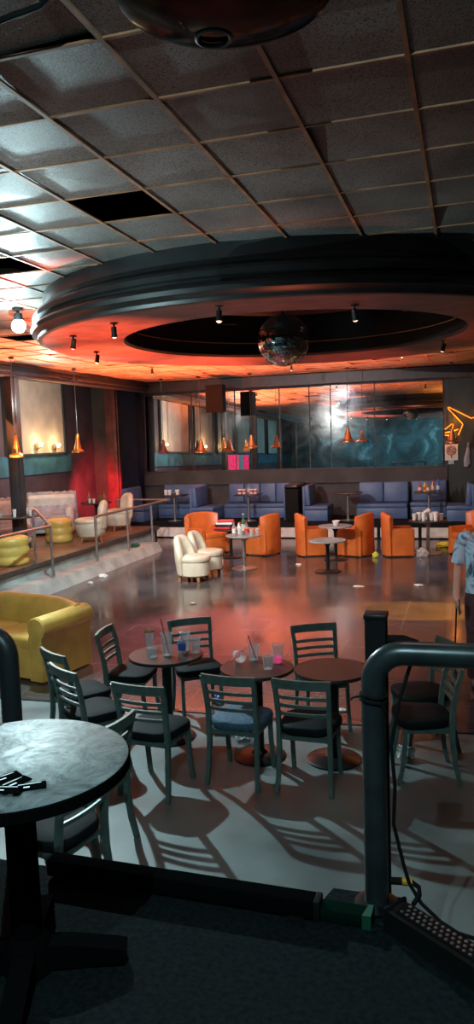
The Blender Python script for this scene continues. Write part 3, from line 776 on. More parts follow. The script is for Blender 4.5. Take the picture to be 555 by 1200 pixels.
bottle((-7.68, 19.5, zt), .28, .035, 'glassg', 'tall bottle among the cups of the leftmost booth table', None, 'card')
for k, dx in enumerate((-.22, -.10, .10, .21)):
    c = cup((-5.60 + dx, 19.4, zt), .13, .042, .055, 'paper', ['leftmost red-banded cup in the booth row', 'red-banded cup just left of the booth bottle', 'red-banded cup just right of the booth bottle', 'rightmost red-banded cup in the booth row'][k], 'red cups on the booth table')
    bm = NB(); lathe(bm, [(.046, .04), (.054, .10)], 20, cap=False); obj('red_band', bm, 'redlabel', c)
bottle((-5.60, 19.5, zt), .27, .034, 'clear', 'clear bottle between the red-banded cups', None, 'card')
for k, (dx, dy, h, mt, lm) in enumerate(((-.22, 0, .22, 'redlabel', 'card'), (-.10, .05, .25, 'lime', 'redlabel'), (-.02, -.06, .22, 'amber', 'card'), (.09, .02, .27, 'copper', 'card'), (.22, .04, .30, 'bluelabel', 'card'))):
    bottle((-.92 + dx, 19.45 + dy, zt), h, .045, mt, ['red bottle at the left of the booth drink cluster', 'yellow-green bottle in the booth drink cluster', 'small amber bottle at the front of the booth drink cluster', 'broad copper bottle in the booth drink cluster', 'tall dark blue bottle at the right of the booth drink cluster'][k], 'bottles in the booth drink cluster', lm)

# ------------------------------------------------------------------ neon sign, card, wall bits
o = thing('neon_sign', 'orange neon line sign glowing on the dark wall right of the mirror', 'neon sign', (0, YW - .12, 0))
k = 20.68 / 20.4
def nz(pts): return [(x * k, 0, 2.6 + (z - 2.6) * k) for x, z in pts]
bm = NB(); tube(bm, nz([(.60, 3.12), (.17, 2.94), (.10, 2.92), (-.44, 3.22), (-.47, 3.22), (-.46, 3.18), (-.12, 2.80), (-.11, 2.76), (-.22, 2.50)]), .014, 8); obj('neon_tube', bm, 'neon', o)
bm = NB(); tube(bm, nz([(-.55, 2.66), (-.37, 2.80), (-.345, 2.78), (-.40, 2.48)]), .012, 8); obj('neon_tube', bm, 'neon', o)
bm = NB(); tube(bm, nz([(-.55, 2.58), (-.42, 2.59)]), .015, 8); tube(bm, nz([(-.55, 2.51), (-.42, 2.50)]), .015, 8); tube(bm, nz([(-.33, 2.62), (-.22, 2.65)]), .015, 8); obj('neon_tube', bm, 'neon', o)
bm = NB()
for x, z in ((-.44, 3.2), (-.12, 2.8), (-.36, 2.79), (.1, 2.93), (-.24, 2.56), (-.5, 2.58), (-.42, 2.5)): box(bm, (x * k, .05, 2.6 + (z - 2.6) * k), (.02, .10, .02))
obj('standoffs', bm, 'black', o, smooth=False)
o = thing('sign_card', 'white card with a round brown emblem hanging under the neon sign', 'sign', (-.40, YW - .08, 1.85))
bm = NB(); box(bm, (0, 0, .21), (.33, .02, .42), bev=.003); obj('card', bm, 'card', o, smooth=False)
bm = NB()
for rr in (.115, .075):
    tube(bm, [(rr * math.cos(a), -.014, .26 + rr * math.sin(a)) for a in [2 * PI * i / 28 for i in range(29)]], .014, 6)
tube(bm, [(-.08, -.014, .34), (.08, -.014, .18)], .014, 6); tube(bm, [(-.05, -.014, .24), (.04, -.014, .30), (.0, -.014, .22)], .012, 6); tube(bm, [(0, -.014, .15), (0, -.014, .06)], .016, 6)
obj('emblem', bm, 'emblem', o)
bm = NB(); box(bm, (-.01, -.005, -.05), (.14, .015, .10)); obj('tag', bm, 'steel', o, smooth=False)
bm = NB()
for sx in (-.10, -.02, .08): tube(bm, [(sx, 0, .42), (sx * .8 + .02, -.02, .54), (sx + .03, 0, .62)], .025, 6)
obj('ribbons', bm, 'copper', o)
o = thing('wall_panel', 'large flat dark panel high on the wall at the right edge', 'panel', (.95, YW - .10, 3.15))
bm = NB(); box(bm, (0, 0, .45), (1.5, .08, .9), bev=.01); obj('panel', bm, 'darkcol', o)
# folded white-and-red cloth hanging by the right booth corner
bm = NB(); rings = []
for t, (w, xo) in zip([i / 7 for i in range(8)], [(.02, .03), (.03, .02), (.035, .01), (.05, .0), (.06, -.02), (.075, -.03), (.08, -.02), (.05, -.04)]):
    z = 2.30 - .62 * t
    rings.append([Vector((.0 + xo + w * math.cos(a) * (1 + .2 * math.cos(3 * a)), YW - .11 + w * .35 * math.sin(a), z)) for a in [2 * PI * i / 14 for i in range(14)]])
loft(bm, rings); tag(obj('hanging_cloth', bm, 'plate', angle=60), 'white cloth bunched on a hook above the right corner bench', 'cloth')

# ------------------------------------------------------------------ orange tub chairs
def orange_tub_parts(o):
    # facing +y, width .62, depth .62
    w, d = .64, .64
    for sx in (-1, 1):
        bm = NB(); prism(bm, rrect(.12, d - .04, .03, 4, sx * (w / 2 - .06), .0), .03, .60)
        bmesh.ops.bevel(bm, geom=[e for e in bm.edges if abs(e.verts[0].co.z - .60) < .001 and abs(e.verts[1].co.z - .60) < .001], offset=.02, segments=2, affect='EDGES')
        obj('arm', bm, 'orange', o)
    bm = NB(); box(bm, (0, .01, .20), (w - .22, d - .05, .33), bev=.012); obj('base', bm, 'orange', o)
    bm = NB(); box(bm, (0, .05, .42), (w - .25, d - .15, .13), bev=.035, seg=3); obj('seat', bm, 'orange', o)
    # curved back
    bm = NB(); rings = []; n = 20
    for k in range(n + 1):
        t = -1 + 2 * k / n
        x = t * (w / 2 - .005); y = -d / 2 + .03 + .13 * (abs(t) ** 3.2)
        ht = .93 - .06 * abs(t) ** 3
        th = .115
        nx, ny = (t * abs(t) ** 1.5 * .8, -1); L = math.hypot(nx, ny); nx /= L; ny /= L
        rings.append([Vector((x + nx * th * a, y + ny * th * a, z)) for a, z in ((0, .03), (.5, .03), (.62, .5), (.70, ht - .03), (.5, ht), (.05, ht), (-.20, ht - .05), (-.1, .45))])
    loft(bm, rings); obj('backrest', bm, 'orange', o, angle=60)
    for sx in (-1, 1):
        for sy in (-1, 1):
            bm = NB(); box(bm, (sx * .26, sy * .25, .02), (.05, .05, .04)); obj('foot', bm, 'black', o, smooth=False)
OG = 'orange tub armchairs on the dance floor'
o1 = thing('tub_armchair', 'orange tub armchair turned three-quarters towards the camera, behind the cream pair', 'armchair', (-5.74, 16.45, 0), R(-128), OG)
o1.scale = (1.3, 1.1, 1.0)
orange_tub_parts(o1)
def face(fx, fy): return math.atan2(-fx, fy)
oa = dup(o1, (-4.42, 16.4, 0), face(-.93, .36), 'orange tub armchair facing left, right of the bottle-laden round table'); oa.scale = (1, 1, 1); o2 = oa
dup(o2, (-3.28, 16.35, 0), face(.93, .36), 'orange tub armchair facing right, left of the small white bowl table')
dup(o2, (-2.33, 16.4, 0), face(-.93, .36), 'orange tub armchair facing left, its back against another orange chair')
dup(o2, (-1.42, 16.45, 0), face(.97, .2), 'orange tub armchair facing the table of takeaway cups')
dup(o2, (.02, 16.6, 0), face(-.7, -.5), 'orange tub armchair partly hidden behind the man\'s shoulder')

# cream scallop club chairs in the dance floor
def club_chair(loc, rz, label):
    o = thing('club_chair', label, 'armchair', loc, rz, 'cream club chairs on the dance floor')
    poly = [(.31 * math.cos(a) * (1.0 if math.sin(a) > 0 else .98), .02 + .33 * math.sin(a)) for a in [2 * PI * i / 36 for i in range(36)]]
    bm = NB(); loft(bm, [[Vector((x * s, y * s, z)) for x, y in poly] for s, z in ((.90, .11), (.98, .13), (1.0, .30), (.99, .38))]); obj('base', bm, 'cream', o)
    bm = NB(); cushion(bm, [(x * 1.03, y * 1.03 + .02) for x, y in poly], .38, .50, .08); obj('seat', bm, 'cream', o)
    bm = NB(); rings = []; n = 26
    for k in range(n + 1):
        a = R(198 + 144 * k / n); t = -1 + 2 * k / n
        c, q = math.cos(a), math.sin(a)
        ht = .52 + .36 * (1 - abs(t) ** 3.5)
        rings.append([Vector((c * rr, q * rr, z)) for rr, z in ((.24, .30), (.33, .14), (.37, .40), (.39, ht - .10), (.37, ht - .02), (.32, ht), (.27, ht - .03), (.235, ht - .12))])
    loft(bm, rings); obj('backrest', bm, 'cream', o, angle=60)
    for sx, sy in ((-1, -1), (1, -1), (-1, 1), (1, 1)):
        bm = NB(); tube(bm, [(sx * .20, sy * .22, 0), (sx * .18, sy * .20, .13)], [.032, .04], 10); obj('foot', bm, 'wood', o)
    return o
c1 = club_chair((-4.88, 13.1, 0), R(-98), 'nearer cream club chair of the pair facing the bottle table')
c2 = club_chair((-4.86, 13.78, 0), R(-92), 'farther cream club chair, half hidden behind its twin')
for c in (c1, c2): c.scale = (.90, .90, .97)

DG = 'round lounge tables on the dance floor'
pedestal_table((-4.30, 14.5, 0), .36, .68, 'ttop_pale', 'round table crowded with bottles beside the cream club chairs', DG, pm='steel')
pedestal_table((-5.0, 15.85, 0), .36, .64, 'ttop', 'round table stacked with red and black trays, behind the bottle table', DG)
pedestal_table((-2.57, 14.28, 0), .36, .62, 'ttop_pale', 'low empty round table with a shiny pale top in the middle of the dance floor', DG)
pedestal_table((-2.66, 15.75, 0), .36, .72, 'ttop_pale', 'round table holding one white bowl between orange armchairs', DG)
pedestal_table((-.82, 16.75, 0), .40, .72, 'ttop', 'round brown table covered with takeaway cups', DG, pm='steel')
for dx, dy, h, r, mt, lb, lm in ((-.16, -.06, .26, .04, 'clear', 'clear squat bottle at the left of the bottle table', 'card'), (-.10, .08, .24, .042, 'paper', 'pale bottle with red cap at the back of the bottle table', 'card'),
        (.0, .08, .42, .042, 'glassg', 'tallest dark bottle with white neck on the bottle table', 'card'), (-.02, -.10, .27, .045, 'clear', 'clear broad bottle at the front of the bottle table', None), (.08, .02, .25, .042, 'clear', 'clear bottle with a dark label on the bottle table', 'redlabel')):
    bottle((-4.32 + dx, 14.5 + dy, .68), h, r, mt, lb, 'bottles on the dance floor table', lm, 'card' if h > .4 else 'redlabel')
for dx, dy, lb in ((.18, -.05, 'clear plastic cup right of the bottles on the bottle table'), (.26, .08, 'clear cup at the right rim of the bottle table')):
    cup((-4.30 + dx, 14.5 + dy, .68), .13, .03, .04, 'clear', lb, 'cups on the bottle table')
for k, mt in enumerate(('redlabel', 'black', 'paper', 'redlabel')):
    bm = NB(); box(bm, (0, 0, .025), (.40 - .02 * k, .26, .045), bev=.008)
    tag(obj('serving_tray', bm, mt, loc=(-5.13 + .015 * k, 15.82, .64 + .05 * k), rot=(0, 0, R(8 * k - 12))), ['bottom red tray of the stack behind the bottle table', 'black tray second from the bottom of the stack', 'white tray third from the bottom of the stack', 'top red tray of the stack behind the bottle table'][k], 'tray', 'stacked trays')
bm = NB(); lathe(bm, [(.04, 0), (.05, .01), (.075, .10), (.085, .105), (.07, .10), (.045, .015), (.002, .012)], 24, cap=False); tag(obj('bowl', bm, 'paper', loc=(-2.64, 15.72, .72)), 'white bowl alone on a round table between orange armchairs', 'bowl')
rc = random.Random(12)
tl = ['leftmost paper cup on the brown cup table', 'paper cup second from left on the brown cup table', 'white paper cup at the front of the brown cup table', 'paper cup behind the middle of the brown cup table', 'cream paper cup right of the middle of the brown cup table', 'paper cup at the right front of the brown cup table', 'rightmost paper cup on the brown cup table', 'tall paper cup at the back of the brown cup table']
for k, (dx, dy) in enumerate(((-.28, 0), (-.19, .08), (-.08, -.12), (-.02, .12), (.08, -.02), (.17, -.12), (.27, .03), (.12, .18))):
    cup((-.82 + dx, 16.75 + dy, .72), .14 + .02 * (k % 3), .04, .055, 'paper' if k % 3 else 'card', tl[k], 'takeaway cups on the brown table')
c = cup((-.90, 16.72, .885), .13, .035, .05, 'card', 'tipped paper cup lying on top of the other cups', 'takeaway cups on the brown table'); c.rotation_euler = (0, R(68), R(20))

# ------------------------------------------------------------------ mustard sofa
so = thing('tub_sofa', 'mustard yellow leather sofa with rolled arms at the left edge', 'sofa', (-5.20, 7.68, 0), R(169))
w, d = 1.75, .86
bm = NB(); box(bm, (0, .02, .20), (w - .30, d - .06, .34), bev=.02); obj('base', bm, 'yellow', so)
for sx in (-.38, .38):
    bm = NB(); box(bm, (sx, .10, .41), (.74, d - .26, .16), bev=.05, seg=4); obj('seat_cushion', bm, 'yellow', so)
for sx in (-1, 1):
    bm = NB(); rings = []
    prof = [(-.10, .0), (.09, .0), (.09, .50)] + [(.02 + .125 * math.cos(a), .60 + .115 * math.sin(a)) for a in [R(-35 + 250 * i / 14) for i in range(15)]] + [(-.10, .50)]
    ys = [(-d / 2 + .02, 1), (d / 2 - .02, 1), (d / 2, .96)]
    for y, s in ys: rings.append([Vector((sx * (w / 2 - .10 + px * s * 1.0), y, .02 + pz * s + (0.012 * (1 - s)))) for px, pz in prof])
    loft(bm, rings); ar = obj('arm', bm, 'yellow', so, angle=50)
    bm = NB(); c0 = Vector((sx * (w / 2 - .08), d / 2 + .004, .62))
    tube(bm, [c0 + Vector((sx * .105 * math.cos(a), 0, .10 * math.sin(a))) for a in [R(-40 + 260 * i / 20) for i in range(21)]] + [Vector((sx * (w / 2 - .19), d / 2 + .004, .05))], .008, 6); obj('piping', bm, 'yellow', ar)
bm = NB(); rings = []; n = 30
for k in range(n + 1):
    t = -1 + 2 * k / n
    x = t * (w / 2 - .06); y = -d / 2 + .10 + .10 * abs(t) ** 4
    ht = .80 - .05 * abs(t) ** 3
    rings.append([Vector((x, y + yy, z)) for yy, z in ((.12, .3), (-.08, .04), (-.10, .5), (-.115, ht - .07), (-.08, ht - .01), (-.01, ht), (.06, ht - .03), (.10, ht - .12), (.15, .5))])
loft(bm, rings); obj('backrest', bm, 'yellow', so, angle=60)
for sx in (-1, 1):
    for sy in (-1, 1):
        bm = NB(); box(bm, (sx * (w / 2 - .12), sy * (d / 2 - .1), .012), (.06, .06, .024)); obj('foot', bm, 'black', so, smooth=False)

# ------------------------------------------------------------------ cafe chairs
def make_chair(label):
    o = thing('cafe_chair', label, 'chair', (0, 0, 0), 0, 'green metal cafe chairs')
    for sx in (-1, 1):
        x = sx * .19
        bm = NB()
        bar(bm, [(x * 1.07, -.225, 0), (x * 1.02, -.195, .14), (x, -.175, .30), (x, -.172, .46), (x, -.185, .60), (x * 1.03, -.21, .74), (x * 1.07, -.245, .86)], .032, [.030, .034, .038, .040, .036, .032, .028], (1, 0, 0))
        obj('leg', bm, 'chair', o)
        bm = NB()
        bar(bm, [(x * .98, .215, 0), (x * .97, .19, .14), (x * .96, .172, .28), (x * .95, .17, .42)], .030, [.028, .030, .034, .036], (1, 0, 0))
        obj('leg', bm, 'chair', o)
    n = 10
    def hbar(z, y, h, th, bow, wx, drop=0):
        bm = NB(); rings = []
        for k in range(n + 1):
            t = -1 + 2 * k / n; xx = t * wx; yy = y - bow * (1 - t * t)
            zz = z - drop * t * t * 0
            rings.append([Vector((xx, yy - th / 2, zz - h / 2)), Vector((xx, yy + th / 2, zz - h / 2)), Vector((xx, yy + th / 2 - .004, zz + h / 2)), Vector((xx, yy - th / 2 - .004, zz + h / 2))])
        loft(bm, rings); return bm
    obj('top_rail', hbar(.835, -.236, .070, .024, .028, .214), 'chair', o)
    for z, y in ((.725, -.207), (.660, -.196), (.595, -.184)):
        obj('slat', hbar(z, y, .026, .016, .022, .193), 'chair', o)
    bm = NB()
    for sy, y in ((1, .165), (-1, -.165)): box(bm, (0, y, .405), (.36, .022, .036))
    for sx in (-1, 1): box(bm, (sx * .18, 0, .405), (.022, .33, .036))
    obj('seat_frame', bm, 'chair', o, smooth=False)
    bm = NB(); poly = []
    for px, py in rrect(.43, .42, .13, 7): poly.append((px * (1.0 + .10 * py / .21), py + .015))
    cushion(bm, poly, .422, .49, .05); obj('seat', bm, 'seat_dark', o, angle=60)
    return o
CG = 'green metal cafe chairs'
cA = make_chair('cafe chair whose seat tucks behind another, farthest left of the near group')
cA.location = (-3.22, 5.73, 0); cA.rotation_euler = (0, 0, R(-33))
dup(cA, (-2.90, 5.33, 0), R(-33), 'cafe chair at the left, directly in front of its overlapping twin')
dup(cA, (-3.02, 6.33, 0), R(-84), 'cafe chair in profile beside the mustard sofa, facing the table of clear cups')
dup(cA, (-2.25, 5.10, 0), R(-6), 'cafe chair turned from the camera, in front of the table of clear cups')
dup(cA, (-2.47, 6.62, 0), R(-146), 'cafe chair facing the camera behind the table of clear cups')
cH = dup(cA, (-1.68, 5.42, 0), R(-4), 'cafe chair with a worn blue fabric seat, back to the camera')
for ch in cH.children:
    if ch.name.startswith('seat') and not ch.name.startswith('seat_frame'):
        ch.data = ch.data.copy(); ch.data.materials[0] = M['seat_blue']; ch['label'] = 'worn blue fabric seat pad'
dup(cA, (-1.14, 5.42, 0), R(-2), 'cafe chair with its back to the camera at the right-hand bare table')
dup(cA, (-1.26, 6.57, 0), R(-153), 'cafe chair facing the camera behind the right-hand bare table')
dup(cA, (-.37, 6.28, 0), R(118), 'cafe chair behind the pipe railing, its rail catching pink light')
dup(cA, (-.33, 5.76, 0), R(104), 'cafe chair seen sideways through the pipe railing, nearer of two')
dup(cA, (-2.36, 4.22, 0), R(80), 'cafe chair standing partly behind the big stage table, tall back edge-on')
dup(cA, (-2.21, 3.60, 0), R(78), 'cafe chair seen below the stage table edge, closest to the stage')

NG = 'round cafe tables in the near group'
pedestal_table((-2.53, 6.02, 0), .325, .75, 'ttop', 'round cafe table holding clear cups and a water bottle', NG, ped=.042)
pedestal_table((-1.645, 5.80, 0), .30, .75, 'ttop', 'middle round cafe table with three plastic cups', NG, ped=.042)
pedestal_table((-1.04, 5.86, 0), .305, .75, 'ttop', 'bare dark round cafe table, rightmost of the near group', NG, ped=.042)
z = .75
WG = 'cups on the left cafe table'
cup((-2.74, 6.16, z), .17, .032, .044, 'clear', 'clear cup with an orange rim at the left of the water bottle table', WG)
bm = NB(); lathe(bm, [(.045, .15), (.047, .172)], 20, cap=False); obj('orange_rim', bm, 'liquid', bpy.data.objects[[o.name for o in col.objects if o.name.startswith('plastic_cup')][-1]])
cup((-2.60, 5.90, z), .085, .03, .036, 'clear', 'short clear cup at the front of the water bottle table', WG)
cup((-2.50, 5.98, z), .20, .036, .052, 'clear', 'tall clear cup with a dark straw on the water bottle table', WG, straw=True)
cup((-2.40, 6.16, z), .17, .036, .048, 'clear', 'clear cup behind the blue-labelled water bottle', WG)
cup((-2.28, 6.10, z), .135, .034, .045, 'clear', 'clear cup at the right rim of the water bottle table', WG)
bottle((-2.39, 6.05, z), .19, .036, 'clear', 'small water bottle with blue label on the left cafe table', None, 'bluelabel', 'card')
MG = 'cups on the middle cafe table'
cup((-1.72, 5.98, z), .13, .036, .048, 'clear', 'clear cup with a dark straw on the middle cafe table', MG, straw=True)
cup((-1.50, 5.93, z), .16, .036, .050, 'clear', 'tall clear cup with a little pink drink on the middle cafe table', MG, liquid='pink')
cup((-1.54, 5.76, z), .115, .034, .046, 'clear', 'frosted cup at the front rim of the middle cafe table', MG)
c = cup((-1.86, 5.94, z + .052), .15, .036, .05, 'clear', 'clear cup lying on its side on the middle cafe table', MG); c.rotation_euler = (0, R(82), R(-60))

# ------------------------------------------------------------------ stage foreground
ZS = .80
poly = [(-9.5, 2.72), (-.56, 2.72), (-.52, 2.85), (-.25, 2.85), (-.20, 2.70), (1.35, 1.52), (4.0, -.6), (4.0, YB + .1), (-9.5, YB + .1)]
bm = NB(); prism(bm, poly, .02, ZS); struct('floor_stage', bm, 'carpet', smooth=False)
# long black edge beam
o = thing('edge_beam', 'long black beam lying along the stage edge', 'beam', (-1.12, 2.66, ZS), R(-1.0))
bm = NB(); box(bm, (0, 0, .047), (1.13, .07, .07), bev=.005); obj('beam', bm, 'deadblack', o)
bm = NB(); box(bm, (.577, 0, .044), (.025, .072, .076), bev=.004); obj('end_cap', bm, 'blackmatt', o)
for sx in (-.5, .5):
    bm = NB(); box(bm, (sx, 0, .006), (.06, .11, .012)); obj('foot', bm, 'black', o, smooth=False)
o = thing('low_plank', 'short low dark plank with a green taped end beside the pipe foot', 'plank', (-.44, 2.66, ZS), R(-2))
bm = NB(); box(bm, (0, 0, .025), (.19, .07, .05), bev=.005); obj('board', bm, 'green_lit_board', o)
bm = NB(); prism(bm, [(.065, -.037), (.098, -.037), (.098, .037), (.08, .037)], .0, .054); obj('green_tape', bm, 'green', o, smooth=False)
# pipe railing on the right
o = thing('pipe_railing', 'thick grey pipe guard rail bending over from its post at the right', 'railing', (-.34, 2.78, ZS), 0, 'thick pipe guard rails on the stage')
bm = NB(); rr = .115; r = .045; top = .995
pts = [(0, 0, 0), (0, 0, .4), (0, 0, top - rr)] + [(rr - rr * math.cos(a), 0, top - rr + rr * math.sin(a)) for a in [R(90 * i / 9) for i in range(1, 10)]] + [(.8, .02, top), (1.9, .05, top), (2.2, .06, top)]
tube(bm, pts, r, 24); obj('pipe', bm, 'pipe', o)
bm = NB(); lathe(bm, [(.085, 0), (.085, .012), (.05, .02)], 24); obj('flange', bm, 'blacksteel', o)
bm = NB(); tube(bm, [(2.15, .06, top), (2.15, .06, -.80)], r, 24); obj('far_post', bm, 'pipe', o)
bm = NB()
for zz in (.815, .835): tube(bm, [(.05 * math.cos(a), .05 * math.sin(a), zz + .004 * math.sin(a * 2)) for a in [2 * PI * i / 20 for i in range(21)]], .005, 6)
tube(bm, [(-.045, -.02, .83), (-.075, -.03, .825), (-.08, -.03, .815)], .004, 6); tube(bm, [(.03, -.045, .82), (.05, -.05, .79), (.055, -.03, .77)], .004, 6)
obj('cable_ties', bm, 'blackmatt', o)
o = thing('pipe_railing', 'thick dark pipe guard rail post behind the stage table at the left', 'railing', (-1.985, 2.90, 0), 0, 'thick pipe guard rails on the stage')
bm = NB(); rr = .10; top = 1.755
pts = [(0, 0, 0), (0, 0, .8), (0, 0, top - rr)] + [(-(rr - rr * math.cos(a)), 0, top - rr + rr * math.sin(a)) for a in [R(90 * i / 9) for i in range(1, 10)]] + [(-.8, 0, top), (-1.6, 0, top)]
tube(bm, pts, r, 24); obj('pipe', bm, mat('dark_pipe', (.035, .045, .048), .4, .4), o)
bm = NB(); tube(bm, [(-1.55, 0, top), (-1.55, 0, 0)], r, 24); obj('far_post', bm, 'pipe', o)
bm = NB(); lathe(bm, [(.085, 0), (.085, .012), (.05, .02)], 24); obj('flange', bm, 'blacksteel', o)
# upright black batten fixed behind the pipe
o = thing('upright_batten', 'upright black square light bar standing behind the pipe railing', 'light bar', (-.345, 2.945, 0))
bm = NB(); box(bm, (0, 0, .955), (.082, .082, 1.87), bev=.006); obj('body', bm, 'blackmatt', o)
bm = NB(); box(bm, (0, 0, 1.895), (.09, .09, .02), bev=.004); obj('cap', bm, 'black', o)
bm = NB(); tube(bm, [(.03, 0, 1.80), (.10, .01, 1.80), (.15, .01, 1.785), (.165, -.01, 1.76)], .018, 8); obj('bracket', bm, 'blackmatt', o)
bm = NB(); box(bm, (0, 0, .01), (.14, .14, .02)); obj('foot', bm, 'black', o, smooth=False)
# hanging cable
bm = NB(); tube(bm, [(-.20, 2.83, 1.76), (-.245, 2.76, 1.62), (-.275, 2.75, 1.45), (-.262, 2.745, 1.3), (-.27, 2.75, 1.15), (-.235, 2.745, 1.0), (-.215, 2.74, .93), (-.17, 2.72, .87), (-.10, 2.68, .835), (-.04, 2.645, .825), (.02, 2.62, .83)], .007, 8)
tag(obj('power_cable', bm, 'blackmatt'), 'thin black cable looping down from the pipe railing to the floor light', 'cable')
o = thing('cable_connector', 'black cable plug with a yellow band beside the pipe foot', 'connector', (-.288, 2.765, .915), R(8))
bm = NB(); tube(bm, [(0, 0, 0), (.05, 0, 0)], .014, 10); tube(bm, [(.08, 0, 0), (.105, -.02, -.008), (.105, -.05, -.02), (.08, -.085, -.035)], .009, 8); obj('plug', bm, 'blackmatt', o)
bm = NB(); tube(bm, [(.045, 0, 0), (.082, 0, 0)], .016, 10); obj('band', bm, 'yellowplug', o)
# LED floor bar
ang = math.atan2(-.235, .31)
o = thing('led_bar', 'long black floor light bar with a strip of small lenses', 'light bar', (-.255, 2.665, ZS), ang)
L_ = 1.1
bm = NB(); extrude_x(bm, [(-.055, .0), (.055, 0), (.055, .075), (.035, .085), (-.055, .085)], 0, L_); obj('housing', bm, 'black', o, smooth=False)
bm = NB(); box(bm, (L_ / 2, .0, .088), (L_ - .06, .072, .008)); obj('lens_strip', bm, 'blackmatt', o, smooth=False)
bm = NB()
for k in range(42):
    for q in range(3): lathe(bm, [(.0075, .091), (.0075, .0935), (.004, .0955)], 8, (.045 + k * .0245 + (q % 2) * .012, -.022 + q * .022, 0))
obj('lenses', bm, 'steel', o)
for sx in (-.008, L_ + .008):
    bm = NB(); box(bm, (sx, 0, .045), (.014, .116, .094), bev=.004); obj('end_cap', bm, 'blackmatt', o)

# stage table
o = thing('stage_table', 'large worn round table with a scratched shiny top on the dark carpet', 'table', (-1.46, 2.14, ZS), R(22))
bm = NB(); h = .75; r = .374
lathe(bm, [(r * .95, h - .045), (r, h - .04), (r + .002, h - .006), (r - .006, h)], 72); obj('tabletop', bm, 'ttop_stage', o)
bm = NB(); lathe(bm, [(r + .001, h - .046), (r + .006, h - .042), (r + .006, h - .008), (r + .001, h - .004)], 72, cap=False); obj('edge_band', bm, 'deadblack', o)
bm = NB(); tube(bm, [(0, 0, .05), (0, 0, h - .045)], .052, 24); obj('pedestal', bm, 'deadblack', o)
bm = NB(); lathe(bm, [(.06, h - .08), (.16, h - .058), (.16, h - .045)], 32); obj('top_plate', bm, 'deadblack', o)
for k in range(4):
    a = R(90 * k); c, s = math.cos(a), math.sin(a)
    bm = NB(); bar(bm, [(.03 * c, .03 * s, .055), (.15 * c, .15 * s, .052), (.30 * c, .30 * s, .036), (.335 * c, .335 * s, .030)], .075, [.09, .08, .058, .05], (-s, c, 0)); obj('foot', bm, 'deadblack', o)
bm = NB(); lathe(bm, [(.085, .0), (.085, .09), (.055, .13)], 24); obj('hub', bm, 'deadblack', o)
# black sachets
zt = ZS + .75
for k, (dx, dy, a, lb) in enumerate(((.165, -.18, 32, 'black sachet lying apart, rightmost of the sachets on the stage table'), (.105, -.17, 68, 'black sachet second from the right on the stage table'), (.06, -.155, 58, 'black sachet under two others at the left of the stage table'), (.115, -.235, 12, 'black sachet nearest the left picture edge on the stage table'))):
    o = thing('sachet', lb, 'sachet', (-1.46 + dx, 2.14 + dy, zt + .001 + .005 * (k > 1) * (k - 1)), R(a), 'black sachets on the stage table')
    bm = NB(); box(bm, (0, 0, .004), (.10, .045, .007), bev=.003); obj('packet', bm, 'deadblack', o)
    bm = NB(); box(bm, (.0, .012, .0078), (.07, .003, .0008)); box(bm, (-.02, -.010, .0078), (.04, .006, .0008)); obj('print', bm, 'paper', o, smooth=False)

# ------------------------------------------------------------------ litter
def crumple(name, loc, s, m, label, cat, seed, flat=.6, group=None):
    bm = NB(); bmesh.ops.create_icosphere(bm, subdivisions=3, radius=1)
    rr = random.Random(seed)
    for v in bm.verts:
        v.co *= rr.uniform(.72, 1.12); v.co = Vector((v.co.x * s[0], v.co.y * s[1], max(v.co.z * s[2], -s[2] * flat)))
    zmin = min(v.co.z for v in bm.verts)
    for v in bm.verts: v.co.z -= zmin
    return tag(obj(name, bm, m, loc=loc, angle=12), label, cat, group)
LG = 'litter on the floor'
crumple('crumpled_wrapper', (-1.86, 6.08, 0), (.10, .08, .06), 'clearbag', 'crumpled clear wrapper on the floor under the middle cafe table', 'litter', 1, group=LG)
crumple('crumpled_bag', (-2.05, 6.25, 0), (.16, .12, .05), 'clearbag', 'flat clear plastic bag on the floor between the left and middle cafe tables', 'litter', 2, group=LG)
crumple('crumpled_wrapper', (-2.40, 6.98, 0), (.05, .04, .045), 'bluelabel', 'blue and white wrapper on the floor behind the left cafe table', 'litter', 3, group=LG)
crumple('paper_ball', (-1.87, 16.10, 0), (.07, .06, .075), 'lime', 'yellow-green ball of paper beside the orange armchairs', 'litter', 4, group=LG)
crumple('crumpled_wrapper', (-.50, 17.7, 0), (.20, .12, .07), 'lime', 'yellow and green wrapper on the floor by the white plinth', 'litter', 5, group=LG)
crumple('crumpled_bag', (-.92, 16.28, 0), (.13, .10, .12), 'clearbag', 'crumpled bag on the floor beside the brown cup table', 'litter', 6, group=LG)
crumple('paper_scrap', (-6.82, 13.25, 0), (.10, .06, .04), 'paper', 'white paper scrap on the floor beside the pale ledge', 'litter', 7, group=LG)
crumple('paper_scrap', (-6.75, 12.6, 0), (.05, .05, .025), 'card', 'small pale scrap on the floor near the pale ledge, nearer the sofa', 'litter', 8, group=LG)
crumple('paper_scrap', (-1.15, 6.95, 0), (.05, .04, .015), 'paper', 'tiny white scrap on the dance floor behind the cafe chairs', 'litter', 9, group=LG)
crumple('paper_scrap', (-4.2, 11.2, 0), (.05, .035, .02), 'paper', 'tiny white scrap in the pink light on the dance floor', 'litter', 10, group=LG)
crumple('paper_scrap', (-.80, 13.1, 0), (.09, .05, .02), 'paper', 'white scrap on the dance floor left of the standing man', 'litter', 11, group=LG)
crumple('paper_scrap', (-1.8, 12.9, 0), (.10, .03, .012), 'paper', 'thin white strip on the dance floor in front of the orange chairs', 'litter', 12, group=LG)
crumple('paper_scrap', (-3.3, 15.0, 0), (.06, .04, .02), 'paper', 'white scrap on the floor left of the low empty table', 'litter', 13, group=LG)
crumple('green_wrapper', (-7.33, 15.9, .2), (.10, .14, .06), 'green', 'small green wrapper lying on the pale ledge by the rail post', 'litter', 14, group=LG)
